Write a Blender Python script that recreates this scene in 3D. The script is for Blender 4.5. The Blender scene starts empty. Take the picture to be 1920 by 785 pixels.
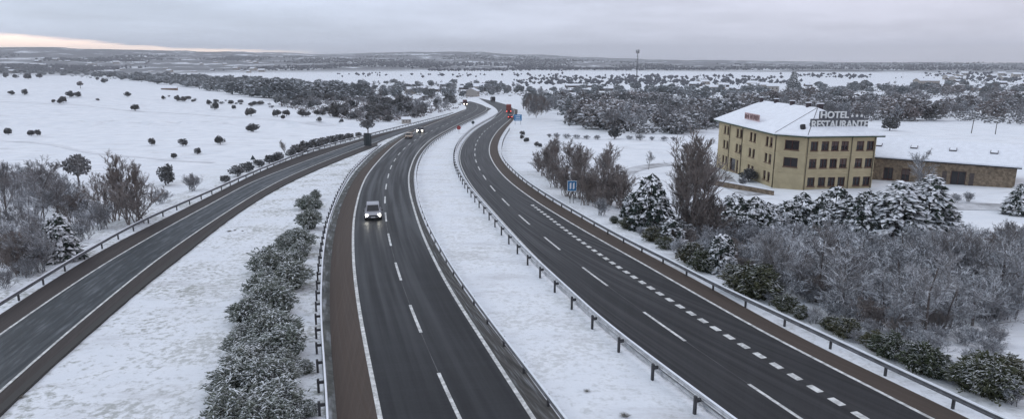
import bpy, math, random
import numpy as np
from mathutils import Vector, Matrix, noise
from mathutils.bvhtree import BVHTree
from mathutils.geometry import intersect_point_line

# ------------------------------------------------------------------ camera, world, sun, exposure
SC = bpy.context.scene
COL = SC.collection
rad = math.radians
F, CX, CY, CAMZ = 1250.0, 960.0, 392.5, 15.95
TH = math.atan((CY - 110.0) / F)
ST, CT = math.sin(TH), math.cos(TH)

cam = bpy.data.cameras.new('camera')
camo = bpy.data.objects.new('camera', cam)
COL.objects.link(camo)
camo.location = (0, 0, CAMZ)
camo.rotation_euler = (math.pi / 2 - TH, 0, 0)
cam.sensor_width = 36.0
cam.lens = F / 1920.0 * 36.0
cam.clip_start, cam.clip_end = 0.5, 40000
SC.camera = camo

SUN_EL, SUN_AZ = 32, -60          # degrees; azimuth from +Y towards +X
world = bpy.data.worlds.new('World')
SC.world = world
world.use_nodes = True
wn, wl = world.node_tree.nodes, world.node_tree.links
wn.clear()


def N(nodes, typ, **kw):
    n = nodes.new(typ)
    for k, v in kw.items():
        setattr(n, k, v)
    return n


def math_node(nodes, links, op, a, b=None, clamp=False):
    n = nodes.new('ShaderNodeMath')
    n.operation = op
    n.use_clamp = clamp
    for i, v in enumerate((a, b)):
        if v is None:
            continue
        if isinstance(v, (int, float)):
            n.inputs[i].default_value = v
        else:
            links.new(v, n.inputs[i])
    return n.outputs[0]


def smooth_node(nodes, links, v, a, b, lo=0.0, hi=1.0):
    n = nodes.new('ShaderNodeMapRange')
    n.interpolation_type = 'SMOOTHSTEP'
    links.new(v, n.inputs[0])
    for i, x in zip((1, 2, 3, 4), (a, b, lo, hi)):
        n.inputs[i].default_value = x
    return n.outputs[0]


def mix_node(nodes, links, fac, a, b, blend='MIX'):
    n = nodes.new('ShaderNodeMix')
    n.data_type = 'RGBA'
    n.blend_type = blend
    for idx, v in ((0, fac), (6, a), (7, b)):
        if isinstance(v, (int, float)):
            n.inputs[idx].default_value = v
        elif isinstance(v, (tuple, list)):
            n.inputs[idx].default_value = (*v[:3], 1)
        else:
            links.new(v, n.inputs[idx])
    return n.outputs[2]


def build_world():
    M = lambda op, a, b=None, c=False: math_node(wn, wl, op, a, b, c)
    S = lambda v, a, b, lo=0.0, hi=1.0: smooth_node(wn, wl, v, a, b, lo, hi)
    tc = N(wn, 'ShaderNodeTexCoord')
    sep = N(wn, 'ShaderNodeSeparateXYZ')
    wl.new(tc.outputs['Generated'], sep.inputs[0])
    x, y, z = sep.outputs
    el = M('MULTIPLY', M('ARCSINE', z), 180 / math.pi)
    az = M('MULTIPLY', M('ARCTAN2', x, y), 180 / math.pi)
    sky = N(wn, 'ShaderNodeTexSky')
    sky.sky_type = 'NISHITA'
    sky.sun_disc = False
    sky.sun_elevation = rad(SUN_EL)
    sky.sun_rotation = rad(SUN_AZ)
    # overcast deck: brighter towards the zenith, long flat banks near the horizon
    mp = N(wn, 'ShaderNodeMapping')
    mp.inputs['Scale'].default_value = (2.2, 2.2, 17.0)
    wl.new(tc.outputs['Generated'], mp.inputs[0])
    n1 = N(wn, 'ShaderNodeTexNoise')
    n1.inputs['Scale'].default_value = 1.6
    n1.inputs['Detail'].default_value = 5
    n1.inputs['Roughness'].default_value = 0.55
    wl.new(mp.outputs[0], n1.inputs['Vector'])
    n2 = N(wn, 'ShaderNodeTexNoise')
    n2.inputs['Scale'].default_value = 4.5
    n2.inputs['Detail'].default_value = 4
    wl.new(mp.outputs[0], n2.inputs['Vector'])
    up = S(z, 0.0, 0.9)
    col = mix_node(wn, wl, up, (7.0, 7.5, 8.75), (7.9, 8.4, 9.3))
    band = M('ADD', S(n1.outputs[0], 0.3, 0.72, 0.86, 1.1), S(n2.outputs[0], 0.3, 0.7, -0.035, 0.035))
    vm = N(wn, 'ShaderNodeVectorMath', operation='SCALE')
    wl.new(col, vm.inputs[0])
    wl.new(band, vm.inputs['Scale'])
    # cooler, darker bank over the left, lighter lavender to the right
    side = S(az, -40, 40)
    tint = mix_node(wn, wl, side, (0.93, 1.0, 1.06), (1.06, 1.0, 1.01))
    vm2 = N(wn, 'ShaderNodeVectorMath', operation='MULTIPLY')
    wl.new(vm.outputs[0], vm2.inputs[0])
    wl.new(tint, vm2.inputs[1])
    # clear strip of dawn light under the deck, left end of the horizon only
    top = S(az, -38, -19, 1.72, 0.62)
    wob = M('MULTIPLY', M('SUBTRACT', n2.outputs[0], 0.5), 0.9)
    t = M('SUBTRACT', M('ADD', top, wob), el)
    strip = M('MULTIPLY', S(t, 0.0, 0.28), S(az, -22, -15, 1.0, 0.0))
    dawn = mix_node(wn, wl, S(el, 0.3, 1.5), (24, 19, 15), (24, 18, 15))
    cloud = mix_node(wn, wl, strip, vm2.outputs[0], dawn)
    fin = mix_node(wn, wl, 0.93, sky.outputs[0], cloud)
    bg = N(wn, 'ShaderNodeBackground')
    bg.inputs[1].default_value = 0.1
    wl.new(fin, bg.inputs[0])
    out = N(wn, 'ShaderNodeOutputWorld')
    wl.new(bg.outputs[0], out.inputs[0])


build_world()
sun = bpy.data.lights.new('sun', 'SUN')
sun.energy = 0.5
sun.angle = rad(25)
sun.color = (1.0, 0.96, 0.92)
suno = bpy.data.objects.new('sun', sun)
COL.objects.link(suno)
sd = Vector((math.sin(rad(SUN_AZ)) * math.cos(rad(SUN_EL)), math.cos(rad(SUN_AZ)) * math.cos(rad(SUN_EL)), math.sin(rad(SUN_EL))))
suno.rotation_euler = (-sd).to_track_quat('-Z', 'Y').to_euler()
SC.view_settings.view_transform = 'Standard'
SC.view_settings.look = 'None'
SC.view_settings.gamma = 1
SC.view_settings.exposure = 0.1
SC.render.engine = 'CYCLES'
SC.cycles.max_bounces = 5
SC.cycles.volume_bounces = 0
SC.cycles.use_denoising = True

RNG = random.Random(7)

# ------------------------------------------------------------------ materials


def material(name, color, rough=0.7, metal=0.0, var=0.0, vscale=3.0, color2=None, emit=None, spec=0.3, bump=0.0, bscale=30.0, coord='Object'):
    m = bpy.data.materials.new(name)
    m.use_nodes = True
    nt = m.node_tree
    b = nt.nodes['Principled BSDF']
    b.inputs['Base Color'].default_value = (*color, 1)
    b.inputs['Roughness'].default_value = rough
    b.inputs['Metallic'].default_value = metal
    b.inputs['Specular IOR Level'].default_value = spec
    if emit:
        b.inputs['Emission Color'].default_value = (*emit[0], 1)
        b.inputs['Emission Strength'].default_value = emit[1]
    if var or color2 or bump:
        tc = N(nt.nodes, 'ShaderNodeTexCoord')
        no = N(nt.nodes, 'ShaderNodeTexNoise')
        no.inputs['Scale'].default_value = vscale
        no.inputs['Detail'].default_value = 6
        no.inputs['Roughness'].default_value = 0.65
        nt.links.new(tc.outputs[coord], no.inputs['Vector'])
        c2 = color2 or tuple(min(1, c * (1 + var)) for c in color)
        c1 = color if color2 else tuple(c * (1 - var) for c in color)
        mx = mix_node(nt.nodes, nt.links, smooth_node(nt.nodes, nt.links, no.outputs[0], 0.32, 0.68), c1, c2)
        nt.links.new(mx, b.inputs['Base Color'])
        if bump:
            nb = N(nt.nodes, 'ShaderNodeTexNoise')
            nb.inputs['Scale'].default_value = bscale
            nb.inputs['Detail'].default_value = 4
            nt.links.new(tc.outputs[coord], nb.inputs['Vector'])
            bp = N(nt.nodes, 'ShaderNodeBump')
            bp.inputs['Strength'].default_value = bump
            bp.inputs['Distance'].default_value = 0.05
            nt.links.new(nb.outputs[0], bp.inputs['Height'])
            nt.links.new(bp.outputs[0], b.inputs['Normal'])
    return m


def snowy(name, under, under2, lo, hi, snow=(0.78, 0.80, 0.84), nscale=2.5, amount=0.35, rough=0.85):
    """A plant or object colour with snow lying on what faces up (real snow, by slope and patchy noise)."""
    m = bpy.data.materials.new(name)
    m.use_nodes = True
    nt = m.node_tree
    b = nt.nodes['Principled BSDF']
    b.inputs['Roughness'].default_value = rough
    b.inputs['Specular IOR Level'].default_value = 0.15
    g = N(nt.nodes, 'ShaderNodeNewGeometry')
    oi = N(nt.nodes, 'ShaderNodeObjectInfo')
    sep = N(nt.nodes, 'ShaderNodeSeparateXYZ')
    nt.links.new(g.outputs['Normal'], sep.inputs[0])
    no = N(nt.nodes, 'ShaderNodeTexNoise')
    no.inputs['Scale'].default_value = nscale
    no.inputs['Detail'].default_value = 4
    nt.links.new(g.outputs['Position'], no.inputs['Vector'])
    k = math_node(nt.nodes, nt.links, 'MULTIPLY', math_node(nt.nodes, nt.links, 'SUBTRACT', no.outputs[0], 0.5), amount * 4)
    zz = math_node(nt.nodes, nt.links, 'ADD', sep.outputs[2], k)
    fac = smooth_node(nt.nodes, nt.links, zz, lo, hi)
    base = mix_node(nt.nodes, nt.links, oi.outputs['Random'], under, under2)
    base = mix_node(nt.nodes, nt.links, smooth_node(nt.nodes, nt.links, no.outputs[0], 0.35, 0.65, 0.0, 0.6), base, tuple(c * 0.55 for c in under))
    nt.links.new(mix_node(nt.nodes, nt.links, fac, base, snow), b.inputs['Base Color'])
    return m


MAT = {
    'line': material('road paint', (0.34, 0.345, 0.34), 0.6, color2=(0.74, 0.75, 0.74), vscale=2.6, bump=0.1),
    'steel': material('galvanised steel', (0.15, 0.155, 0.17), 0.6, 0.35, var=0.25, vscale=2.0),
    'lightsteel': material('bright galvanised steel', (0.42, 0.43, 0.45), 0.5, 0.3, var=0.25, vscale=2.0),
    'darksteel': material('dark post steel', (0.055, 0.055, 0.06), 0.6, 0.2, var=0.2),
    'snow': material('lying snow', (0.77, 0.80, 0.85), 0.9, var=0.05, vscale=1.2, bump=0.3, bscale=3.0, spec=0.1),
    'fascia': material('green fascia', (0.03, 0.055, 0.035), 0.6),
    'render': material('ochre render', (0.40, 0.336, 0.213), 0.85, var=0.10, vscale=0.6, bump=0.15, bscale=12),
    'band': material('ochre band', (0.42, 0.355, 0.23), 0.85, var=0.08, vscale=1.0),
    'stone': material('brown stone wall', (0.20, 0.155, 0.11), 0.9, var=0.4, vscale=2.2, bump=0.5, bscale=4),
    'glass': material('dark window glass', (0.014, 0.013, 0.016), 0.18, spec=0.5),
    'blind': material('drawn blind', (0.10, 0.075, 0.07), 0.8, var=0.2, vscale=1.0),
    'frame': material('red brown window frame', (0.085, 0.035, 0.03), 0.6),
    'whiteframe': material('white frame', (0.6, 0.6, 0.6), 0.6),
    'pipe': material('drain pipe', (0.10, 0.085, 0.055), 0.5),
    'dark': material('dark trim', (0.025, 0.025, 0.028), 0.6),
    'chimney': material('dark chimney', (0.05, 0.04, 0.045), 0.9),
    'letter': material('pale sign letters', (0.66, 0.68, 0.68), 0.5),
    'board': material('sign board', (0.10, 0.105, 0.12), 0.7, var=0.25),
    'pinkboard': material('faded pink sign', (0.45, 0.33, 0.33), 0.7, var=0.3, vscale=4),
    'blue': material('blue sign', (0.03, 0.17, 0.36), 0.5),
    'blue2': material('direction sign blue', (0.04, 0.20, 0.40), 0.5, var=0.1),
    'white': material('white paint', (0.75, 0.76, 0.78), 0.5),
    'signback': material('grey sign back', (0.05, 0.065, 0.07), 0.5, 0.3, var=0.2),
    'red': material('red sign', (0.30, 0.05, 0.05), 0.5),
    'silver': material('silver car paint', (0.36, 0.36, 0.39), 0.35, 0.4),
    'tan': material('beige car paint', (0.40, 0.32, 0.25), 0.4, 0.2),
    'blackpaint': material('black car paint', (0.02, 0.02, 0.024), 0.3),
    'lorryred': material('red lorry paint', (0.24, 0.06, 0.05), 0.5, var=0.15),
    'lorrydark': material('maroon lorry paint', (0.10, 0.035, 0.035), 0.5),
    'orange': material('orange cab paint', (0.45, 0.13, 0.05), 0.45),
    'carred': material('dark red car paint', (0.20, 0.02, 0.025), 0.35),
    'tyre': material('tyre rubber', (0.015, 0.015, 0.016), 0.9),
    'rim': material('wheel rim', (0.30, 0.30, 0.31), 0.4, 0.7),
    'headlight': material('lit headlight', (1, 1, 1), 0.3, emit=((1.0, 0.97, 0.86), 26)),
    'headlight2': material('lit far headlight', (1, 1, 1), 0.3, emit=((1.0, 0.96, 0.84), 16)),
    'taillight': material('lit tail lamp', (0.5, 0.02, 0.02), 0.3, emit=((1.0, 0.12, 0.10), 5)),
    'amber': material('lit amber lamp', (0.9, 0.5, 0.1), 0.3, emit=((1.0, 0.75, 0.35), 8)),
    'wallpale': material('pale house wall', (0.36, 0.33, 0.30), 0.9, var=0.15),
    'walltan': material('tan house wall', (0.26, 0.19, 0.14), 0.9, var=0.2),
    'walldark': material('dark house wall', (0.09, 0.075, 0.07), 0.9, var=0.2),
    'walllight': material('light stone house wall', (0.30, 0.27, 0.24), 0.9, var=0.25),
    'bark': snowy('frosted grey bark', (0.105, 0.092, 0.09), (0.135, 0.115, 0.105), 0.5, 1.0, nscale=1.2, amount=0.25),
    'twig': snowy('frosted twigs', (0.185, 0.185, 0.19), (0.215, 0.20, 0.20), 0.2, 1.05, snow=(0.6, 0.62, 0.66), nscale=0.8, amount=0.45),
    'browntwig': snowy('brown bare twigs', (0.225, 0.20, 0.19), (0.215, 0.185, 0.17), 0.5, 1.2, snow=(0.55, 0.56, 0.6), nscale=1.0, amount=0.3),
    'frosttwig': snowy('heavily frosted twigs', (0.19, 0.195, 0.205), (0.24, 0.235, 0.24), 0.05, 0.85, snow=(0.66, 0.69, 0.74), nscale=0.9, amount=0.5),
    'conifer': snowy('snow laden conifer', (0.018, 0.028, 0.023), (0.026, 0.037, 0.028), 0.62, 0.85, nscale=1.5, amount=0.6),
    'oak': snowy('dark oak foliage', (0.075, 0.08, 0.082), (0.115, 0.11, 0.105), 0.55, 1.25, snow=(0.55, 0.57, 0.62), nscale=1.1, amount=0.4),
    'leftwood': snowy('blue grey wood foliage', (0.14, 0.155, 0.16), (0.18, 0.19, 0.19), 0.35, 1.1, snow=(0.5, 0.53, 0.58), nscale=0.5, amount=0.45),
    'oakfrost': snowy('frosted oak foliage', (0.15, 0.158, 0.16), (0.24, 0.205, 0.195), 0.32, 1.1, snow=(0.6, 0.62, 0.67), nscale=1.0, amount=0.45),
    'broom': snowy('grey green broom', (0.165, 0.19, 0.16), (0.20, 0.215, 0.185), 0.42, 1.1, snow=(0.66, 0.69, 0.72), nscale=1.4, amount=0.5),
    'greenverge': snowy('green verge shrub', (0.045, 0.06, 0.03), (0.085, 0.08, 0.045), 0.7, 1.3, snow=(0.6, 0.62, 0.65), nscale=1.2, amount=0.35),
    'drygrass': snowy('dry grass', (0.22, 0.20, 0.16), (0.18, 0.165, 0.14), 0.55, 1.1, snow=(0.66, 0.68, 0.7), nscale=1.4, amount=0.4),
    'farwood': snowy('far woodland', (0.10, 0.105, 0.12), (0.10, 0.105, 0.12), 0.85, 1.5, snow=(0.42, 0.44, 0.5), nscale=0.02, amount=0.5),
    'pole': material('weathered pole', (0.07, 0.065, 0.06), 0.8, var=0.2),
    'mast': material('grey mast steel', (0.12, 0.125, 0.14), 0.6, 0.3),
}


def asphalt(name, c, snowdust=0.0, wet=0.33, streak=0.12, tracks=-0.09):
    m = bpy.data.materials.new(name)
    m.use_nodes = True
    nt = m.node_tree
    nn, ll = nt.nodes, nt.links
    b = nn['Principled BSDF']
    b.inputs['Specular IOR Level'].default_value = 0.22
    uv = N(nn, 'ShaderNodeUVMap')
    mp = N(nn, 'ShaderNodeMapping')
    mp.inputs['Scale'].default_value = (1.3, 0.03, 1)
    ll.new(uv.outputs[0], mp.inputs[0])
    lane = N(nn, 'ShaderNodeTexNoise')
    lane.inputs['Scale'].default_value = 1.2
    lane.inputs['Detail'].default_value = 5
    ll.new(mp.outputs[0], lane.inputs['Vector'])
    mp2 = N(nn, 'ShaderNodeMapping')
    mp2.inputs['Scale'].default_value = (0.06, 1.0, 1)
    ll.new(uv.outputs[0], mp2.inputs[0])
    cross = N(nn, 'ShaderNodeTexNoise')
    cross.inputs['Scale'].default_value = 0.55
    cross.inputs['Detail'].default_value = 6
    cross.inputs['Roughness'].default_value = 0.7
    ll.new(mp2.outputs[0], cross.inputs['Vector'])
    fine = N(nn, 'ShaderNodeTexNoise')
    fine.inputs['Scale'].default_value = 7
    fine.inputs['Detail'].default_value = 5
    ll.new(uv.outputs[0], fine.inputs['Vector'])
    f1 = smooth_node(nn, ll, lane.outputs[0], 0.3, 0.7, 1 - streak * 0.6, 1 + streak * 0.6)
    f2 = smooth_node(nn, ll, cross.outputs[0], 0.3, 0.7, 1 - streak * 1.3, 1 + streak * 1.3)
    f3 = smooth_node(nn, ll, fine.outputs[0], 0.25, 0.75, 0.85, 1.15)
    us = N(nn, 'ShaderNodeSeparateXYZ')
    ll.new(uv.outputs[0], us.inputs[0])
    wt = math_node(nn, ll, 'COSINE', math_node(nn, ll, 'MULTIPLY', math_node(nn, ll, 'SUBTRACT', us.outputs[0], 0.9), 2 * math.pi / 1.78))
    f3 = math_node(nn, ll, 'MULTIPLY', f3, math_node(nn, ll, 'ADD', math_node(nn, ll, 'MULTIPLY', wt, tracks), 1.0))
    k = math_node(nn, ll, 'MULTIPLY', math_node(nn, ll, 'MULTIPLY', f1, f2), f3)
    vm = N(nn, 'ShaderNodeVectorMath', operation='SCALE')
    vm.inputs[0].default_value = c
    ll.new(k, vm.inputs['Scale'])
    col = vm.outputs[0]
    # narrow transverse cracks
    crack = smooth_node(nn, ll, math_node(nn, ll, 'ABSOLUTE', math_node(nn, ll, 'SUBTRACT', cross.outputs[0], 0.5)), 0.0, 0.010, 0.5, 0.0)
    col = mix_node(nn, ll, crack, col, tuple(x * 0.5 for x in c))
    if snowdust:
        sn = N(nn, 'ShaderNodeTexNoise')
        sn.inputs['Scale'].default_value = 1.0
        sn.inputs['Detail'].default_value = 7
        mp3 = N(nn, 'ShaderNodeMapping')
        mp3.inputs['Scale'].default_value = (1.6, 0.35, 1)
        ll.new(uv.outputs[0], mp3.inputs[0])
        ll.new(mp3.outputs[0], sn.inputs['Vector'])
        col = mix_node(nn, ll, smooth_node(nn, ll, sn.outputs[0], 0.48, 0.78, 0.0, snowdust), col, (0.45, 0.48, 0.52))
    ll.new(col, b.inputs['Base Color'])
    ll.new(smooth_node(nn, ll, lane.outputs[0], 0.3, 0.7, wet, wet + 0.22), b.inputs['Roughness'])
    bp = N(nn, 'ShaderNodeBump')
    bp.inputs['Strength'].default_value = 0.12
    bp.inputs['Distance'].default_value = 0.02
    ll.new(fine.outputs[0], bp.inputs['Height'])
    ll.new(bp.outputs[0], b.inputs['Normal'])
    return m


MAT['asphalt'] = asphalt('wet dark asphalt', (0.0175, 0.0185, 0.021), wet=0.44)
MAT['rampasphalt'] = asphalt('frosty slip road asphalt', (0.022, 0.028, 0.034), snowdust=0.20, wet=0.42)
MAT['shoulder'] = asphalt('brown shoulder asphalt', (0.074, 0.058, 0.049), wet=0.7, streak=0.08, tracks=0.0)
MAT['rampshoulder'] = asphalt('dark brown slip road shoulder', (0.044, 0.037, 0.036), wet=0.65, streak=0.08, tracks=0.0)
MAT['gravel'] = asphalt('snow dusted gravel', (0.10, 0.105, 0.10), snowdust=0.75, wet=0.8, streak=0.3, tracks=0.0)
MAT['darkgravel'] = asphalt('dark verge gravel', (0.075, 0.073, 0.07), snowdust=0.5, wet=0.8, streak=0.35, tracks=0.0)

# ------------------------------------------------------------------ mesh builder


class MB:
    def __init__(s):
        s.v, s.f, s.m = [], [], []
        s.mi = 0

    def face(s, pts):
        i = len(s.v)
        s.v += [tuple(p) for p in pts]
        s.f.append(tuple(range(i, i + len(pts))))
        s.m.append(s.mi)

    def box(s, c, d, rz=0.0):
        c, (a, b, h) = Vector(c), (d[0] / 2, d[1] / 2, d[2] / 2)
        R = Matrix.Rotation(rz, 3, 'Z')
        P = [c + R @ Vector((x * a, y * b, z * h)) for z in (-1, 1) for y in (-1, 1) for x in (-1, 1)]
        i = len(s.v)
        s.v += [tuple(p) for p in P]
        for q in ((0, 2, 3, 1), (4, 5, 7, 6), (0, 1, 5, 4), (2, 6, 7, 3), (0, 4, 6, 2), (1, 3, 7, 5)):
            s.f.append(tuple(i + k for k in q))
            s.m.append(s.mi)

    def tube(s, p, q, r0, r1, n=6, cap=True):
        p, q = Vector(p), Vector(q)
        d = (q - p)
        if d.length < 1e-6:
            return
        d.normalize()
        a = d.orthogonal().normalized()
        b = d.cross(a)
        i = len(s.v)
        for c, r in ((p, r0), (q, r1)):
            for k in range(n):
                t = 2 * math.pi * k / n
                s.v.append(tuple(c + a * (math.cos(t) * r) + b * (math.sin(t) * r)))
        for k in range(n):
            s.f.append((i + k, i + (k + 1) % n, i + n + (k + 1) % n, i + n + k))
            s.m.append(s.mi)
        if cap:
            s.f.append(tuple(i + n + k for k in range(n)))
            s.m.append(s.mi)
            s.f.append(tuple(i + n - 1 - k for k in range(n)))
            s.m.append(s.mi)

    def octa(s, c, ax, rng, jit=0.25):
        """closed irregular tuft: ax = three half axis vectors"""
        c = Vector(c)
        i = len(s.v)
        for a in ax:
            for sg in (1, -1):
                k = 1 + rng.uniform(-jit, jit)
                s.v.append(tuple(c + a * (sg * k)))
        for x in (0, 1):
            for y in (2, 3):
                for z in (4, 5):
                    t = (i + x, i + y, i + z)
                    s.f.append(t if (x + y + z) % 2 == 0 else t[::-1])
                    s.m.append(s.mi)

    def loft(s, rings, cap=True):
        n = len(rings[0])
        i = len(s.v)
        for r in rings:
            s.v += [tuple(p) for p in r]
        for j in range(len(rings) - 1):
            for k in range(n):
                a, b = i + j * n + k, i + j * n + (k + 1) % n
                s.f.append((a, b, b + n, a + n))
                s.m.append(s.mi)
        if cap:
            s.f.append(tuple(i + n - 1 - k for k in range(n)))
            s.f.append(tuple(i + (len(rings) - 1) * n + k for k in range(n)))
            s.m += [s.mi, s.mi]

    def mesh(s, name, mats, smooth=False):
        me = bpy.data.meshes.new(name)
        me.from_pydata(s.v, [], s.f)
        for m in mats if isinstance(mats, (list, tuple)) else [mats]:
            me.materials.append(MAT[m] if isinstance(m, str) else m)
        if any(s.m):
            me.polygons.foreach_set('material_index', s.m)
        if smooth:
            me.polygons.foreach_set('use_smooth', [True] * len(s.f))
        me.update()
        return me

    def build(s, name, mats, parent=None, smooth=False):
        return link(name, s.mesh(name, mats, smooth), parent)


def link(name, me, parent=None):
    o = bpy.data.objects.new(name, me)
    COL.objects.link(o)
    o.parent = parent
    return o


def tag(o, label=None, cat=None, group=None, kind=None):
    for k, v in (('label', label), ('category', cat), ('group', group), ('kind', kind)):
        if v:
            o[k] = v
    return o


def empty(name, loc=(0, 0, 0), rz=0.0, label=None, cat=None, group=None):
    o = bpy.data.objects.new(name, None)
    COL.objects.link(o)
    o.location = loc
    o.rotation_euler = (0, 0, rz)
    o.empty_display_size = 0.3
    return tag(o, label, cat, group)


def copy_tree(o, parent=None):
    c = o.copy()
    COL.objects.link(c)
    c.parent = parent
    for ch in list(o.children):
        copy_tree(ch, c)
    return c


ORD = ('first second third fourth fifth sixth seventh eighth ninth tenth eleventh twelfth thirteenth fourteenth fifteenth sixteenth seventeenth '
       'eighteenth nineteenth twentieth').split()


def ordinal(i):
    if i < 20:
        return ORD[i]
    tens = {2: 'twenty', 3: 'thirty', 4: 'forty', 5: 'fifty'}[(i + 1) // 10]
    r = (i + 1) % 10
    return tens + '-' + ORD[r - 1] if r else {20: 'twentieth', 30: 'thirtieth', 40: 'fortieth', 50: 'fiftieth'}[i + 1]


# ------------------------------------------------------------------ ground shape
G = 0.0332


def prof(y):
    y = np.asarray(y, float)
    return np.where(y < 350, -G * y, -G * 350 - G * 300 * (1 - np.exp(-np.maximum(y - 350, 0) / 300)))


def ray(px, py):
    x, y = (px - CX) / F, (CY - py) / F
    return Vector((x, CT + y * ST, -ST + y * CT))


def on_profile(px, py, h=0.0):
    """where the sight line meets the road profile raised by h"""
    d = ray(px, py)
    d = d / d.y
    ts = np.geomspace(10, 3000, 4000)
    gap = CAMZ + d.z * ts - prof(ts) - h
    k = int(np.argmax(gap < 0))
    t0, t1 = ts[k - 1], ts[k]
    g0, g1 = gap[k - 1], gap[k]
    t = t0 + (t1 - t0) * g0 / (g0 - g1)
    return np.array((d.x * t, t))


def trace(pts, h=0.0, step=2.0, smooth=3.0, extend=True):
    """pixel polyline -> smooth evenly spaced ground polyline (x, y), near end first"""
    P = np.array([on_profile(px, py, h) for px, py in pts])
    if P[0, 1] > P[-1, 1]:
        P = P[::-1]
    if extend:
        d = (P[0] - P[1]) / np.linalg.norm(P[0] - P[1])
        P = np.vstack([P[0] + d * 22, P])
    s = np.concatenate([[0], np.cumsum(np.linalg.norm(np.diff(P, axis=0), axis=1))])
    u = np.arange(0, s[-1], 1.0)
    Q = np.stack([np.interp(u, s, P[:, i]) for i in (0, 1)], 1)
    dist = np.linalg.norm(Q, axis=1)
    sig = smooth * (1 + (dist / 120.0) ** 2.0)
    out = np.empty_like(Q)
    for i in range(len(Q)):
        w = np.exp(-0.5 * ((u - u[i]) / sig[i]) ** 2)
        # local linear fit keeps the ends from shrinking
        du = u - u[i]
        s0, s1, s2 = w.sum(), (w * du).sum(), (w * du * du).sum()
        den = s0 * s2 - s1 * s1
        for j in (0, 1):
            t0, t1 = (w * Q[:, j]).sum(), (w * du * Q[:, j]).sum()
            out[i, j] = (s2 * t0 - s1 * t1) / den
    return resample(out, step)


def resample(P, step):
    s = np.concatenate([[0], np.cumsum(np.linalg.norm(np.diff(P, axis=0), axis=1))])
    n = max(2, int(s[-1] / step))
    u = np.linspace(0, s[-1], n)
    return np.stack([np.interp(u, s, P[:, i]) for i in (0, 1)], 1)


def offset(P, d):
    t = np.gradient(P, axis=0)
    t /= np.linalg.norm(t, axis=1)[:, None]
    return P + np.stack([t[:, 1], -t[:, 0]], 1) * d      # positive d = to the right of travel away from camera


# lines read off the photograph
LL = trace([(713, 785), (699, 715), (683, 637), (670, 560), (663, 500), (661.4, 446), (663.5, 405), (674, 360), (686, 331), (701, 311.5), (721.5, 288.6),
            (739.4, 272), (758.5, 258), (789, 241), (814, 231), (843, 219.5), (868, 210), (879, 203.5), (878, 198.5), (868, 194.8), (850, 192)])
LR = trace([(1000, 785), (940, 693), (880, 600), (853.6, 560), (820, 500), (795, 447.5), (781, 408), (767.5, 360), (765.5, 330), (768.7, 316.6),
            (777.6, 293.7), (790.3, 277), (808, 260.6), (832, 247.5), (860.5, 232), (887, 220.6), (908, 210), (918, 203.5), (917, 199), (906, 195.3), (890, 192.6), (868, 190.4)])
LC = trace([(850, 760), (819.2, 694.8), (789.1, 624.5), (766.4, 566.8), (750.7, 525.1), (739, 483.9), (731.5, 457.2), (726.1, 430.4), (723.5, 411.7), (721.3, 385),
            (722.5, 355), (729.8, 321.7), (732, 314.7), (740, 300), (747.6, 288.6), (757.2, 279), (773, 266), (797, 251), (826, 238), (862, 223), (888, 210.5), (899, 203.5), (898, 198.7), (887, 195)])
LS = trace([(632, 785), (627, 727), (619.5, 633.6), (617.7, 540), (622, 468), (634, 403), (650.5, 360), (669, 328), (691, 304), (711, 285), (729, 271.5), (750, 258.5), (778, 243)])
LGV = trace([(611, 785), (605, 700), (600, 600), (603, 520), (611, 445), (628, 387), (645, 352), (662, 326), (682, 303), (702, 284), (722, 269.5), (745, 257), (776, 242)])
LRG = trace([(1050, 785), (1000, 716), (955, 655), (905, 592), (862, 533), (825, 475), (798, 425), (779.5, 375), (775, 335), (776.5, 318), (784, 296), (796, 279),
             (814, 261.8), (838, 248), (866, 232.5), (892, 221), (912, 210.5), (921, 204)])
RC = trace([(1500, 785), (1393, 714), (1275, 634), (1194.7, 577), (1130.8, 531), (1086, 497), (1045.7, 466), (1018, 443), (992, 420.5), (973.5, 404.6), (958, 390),
            (944, 375.4), (934, 365), (921.5, 352.6), (911, 337), (899.6, 320), (892.4, 304.6), (890, 293), (890, 280.4), (891.8, 270.6), (896, 262), (904, 250.6),
            (914, 241), (930, 230.5), (945, 221), (953, 212), (952, 205), (944, 198.5), (928, 193), (905, 188.8), (880, 186)])
RX = trace([(994.4, 382.4), (1032, 409.5), (1069, 439), (1103.6, 463), (1143, 490.7), (1181.5, 515.5), (1223, 542.6), (1277.5, 576.8), (1340, 616), (1391, 647),
            (1447, 682), (1517, 723), (1597, 771)])
RR = trace([(1746, 785), (1598.7, 709), (1459, 639), (1280, 538), (1231, 509), (1165, 472.5), (1085.4, 427.7), (1009, 381), (967, 351), (944, 331), (927, 310), (918, 292),
            (916.2, 281), (920, 264), (932, 246), (948, 231), (959, 223), (966, 212), (965, 204), (955, 196.5), (937, 190.8), (912, 186.7), (884, 184)])
RS = trace([(1816, 785), (1669, 713), (1552, 661), (1474, 620), (1377, 565.5), (1300, 522), (1198, 469), (1132, 433), (1085, 406), (1032, 376), (990, 347), (961, 325),
            (942, 304.5), (934, 290), (932, 276), (938, 257), (951, 238), (963, 225.5), (971, 214), (970, 206)])
R4 = trace([(1375, 785), (1330, 752), (1265, 704), (1210, 662), (1160, 625), (1128.5, 600), (1102, 576.8), (1072, 547), (1032.5, 512), (989.4, 472.5), (949.7, 429.4),
            (900, 373), (878, 347), (862, 322), (853, 300), (852.5, 284), (857.5, 269), (868, 254.5), (884, 240), (902, 229.2), (923, 218.7), (937, 210.5), (939, 205)], 0.9)
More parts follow.
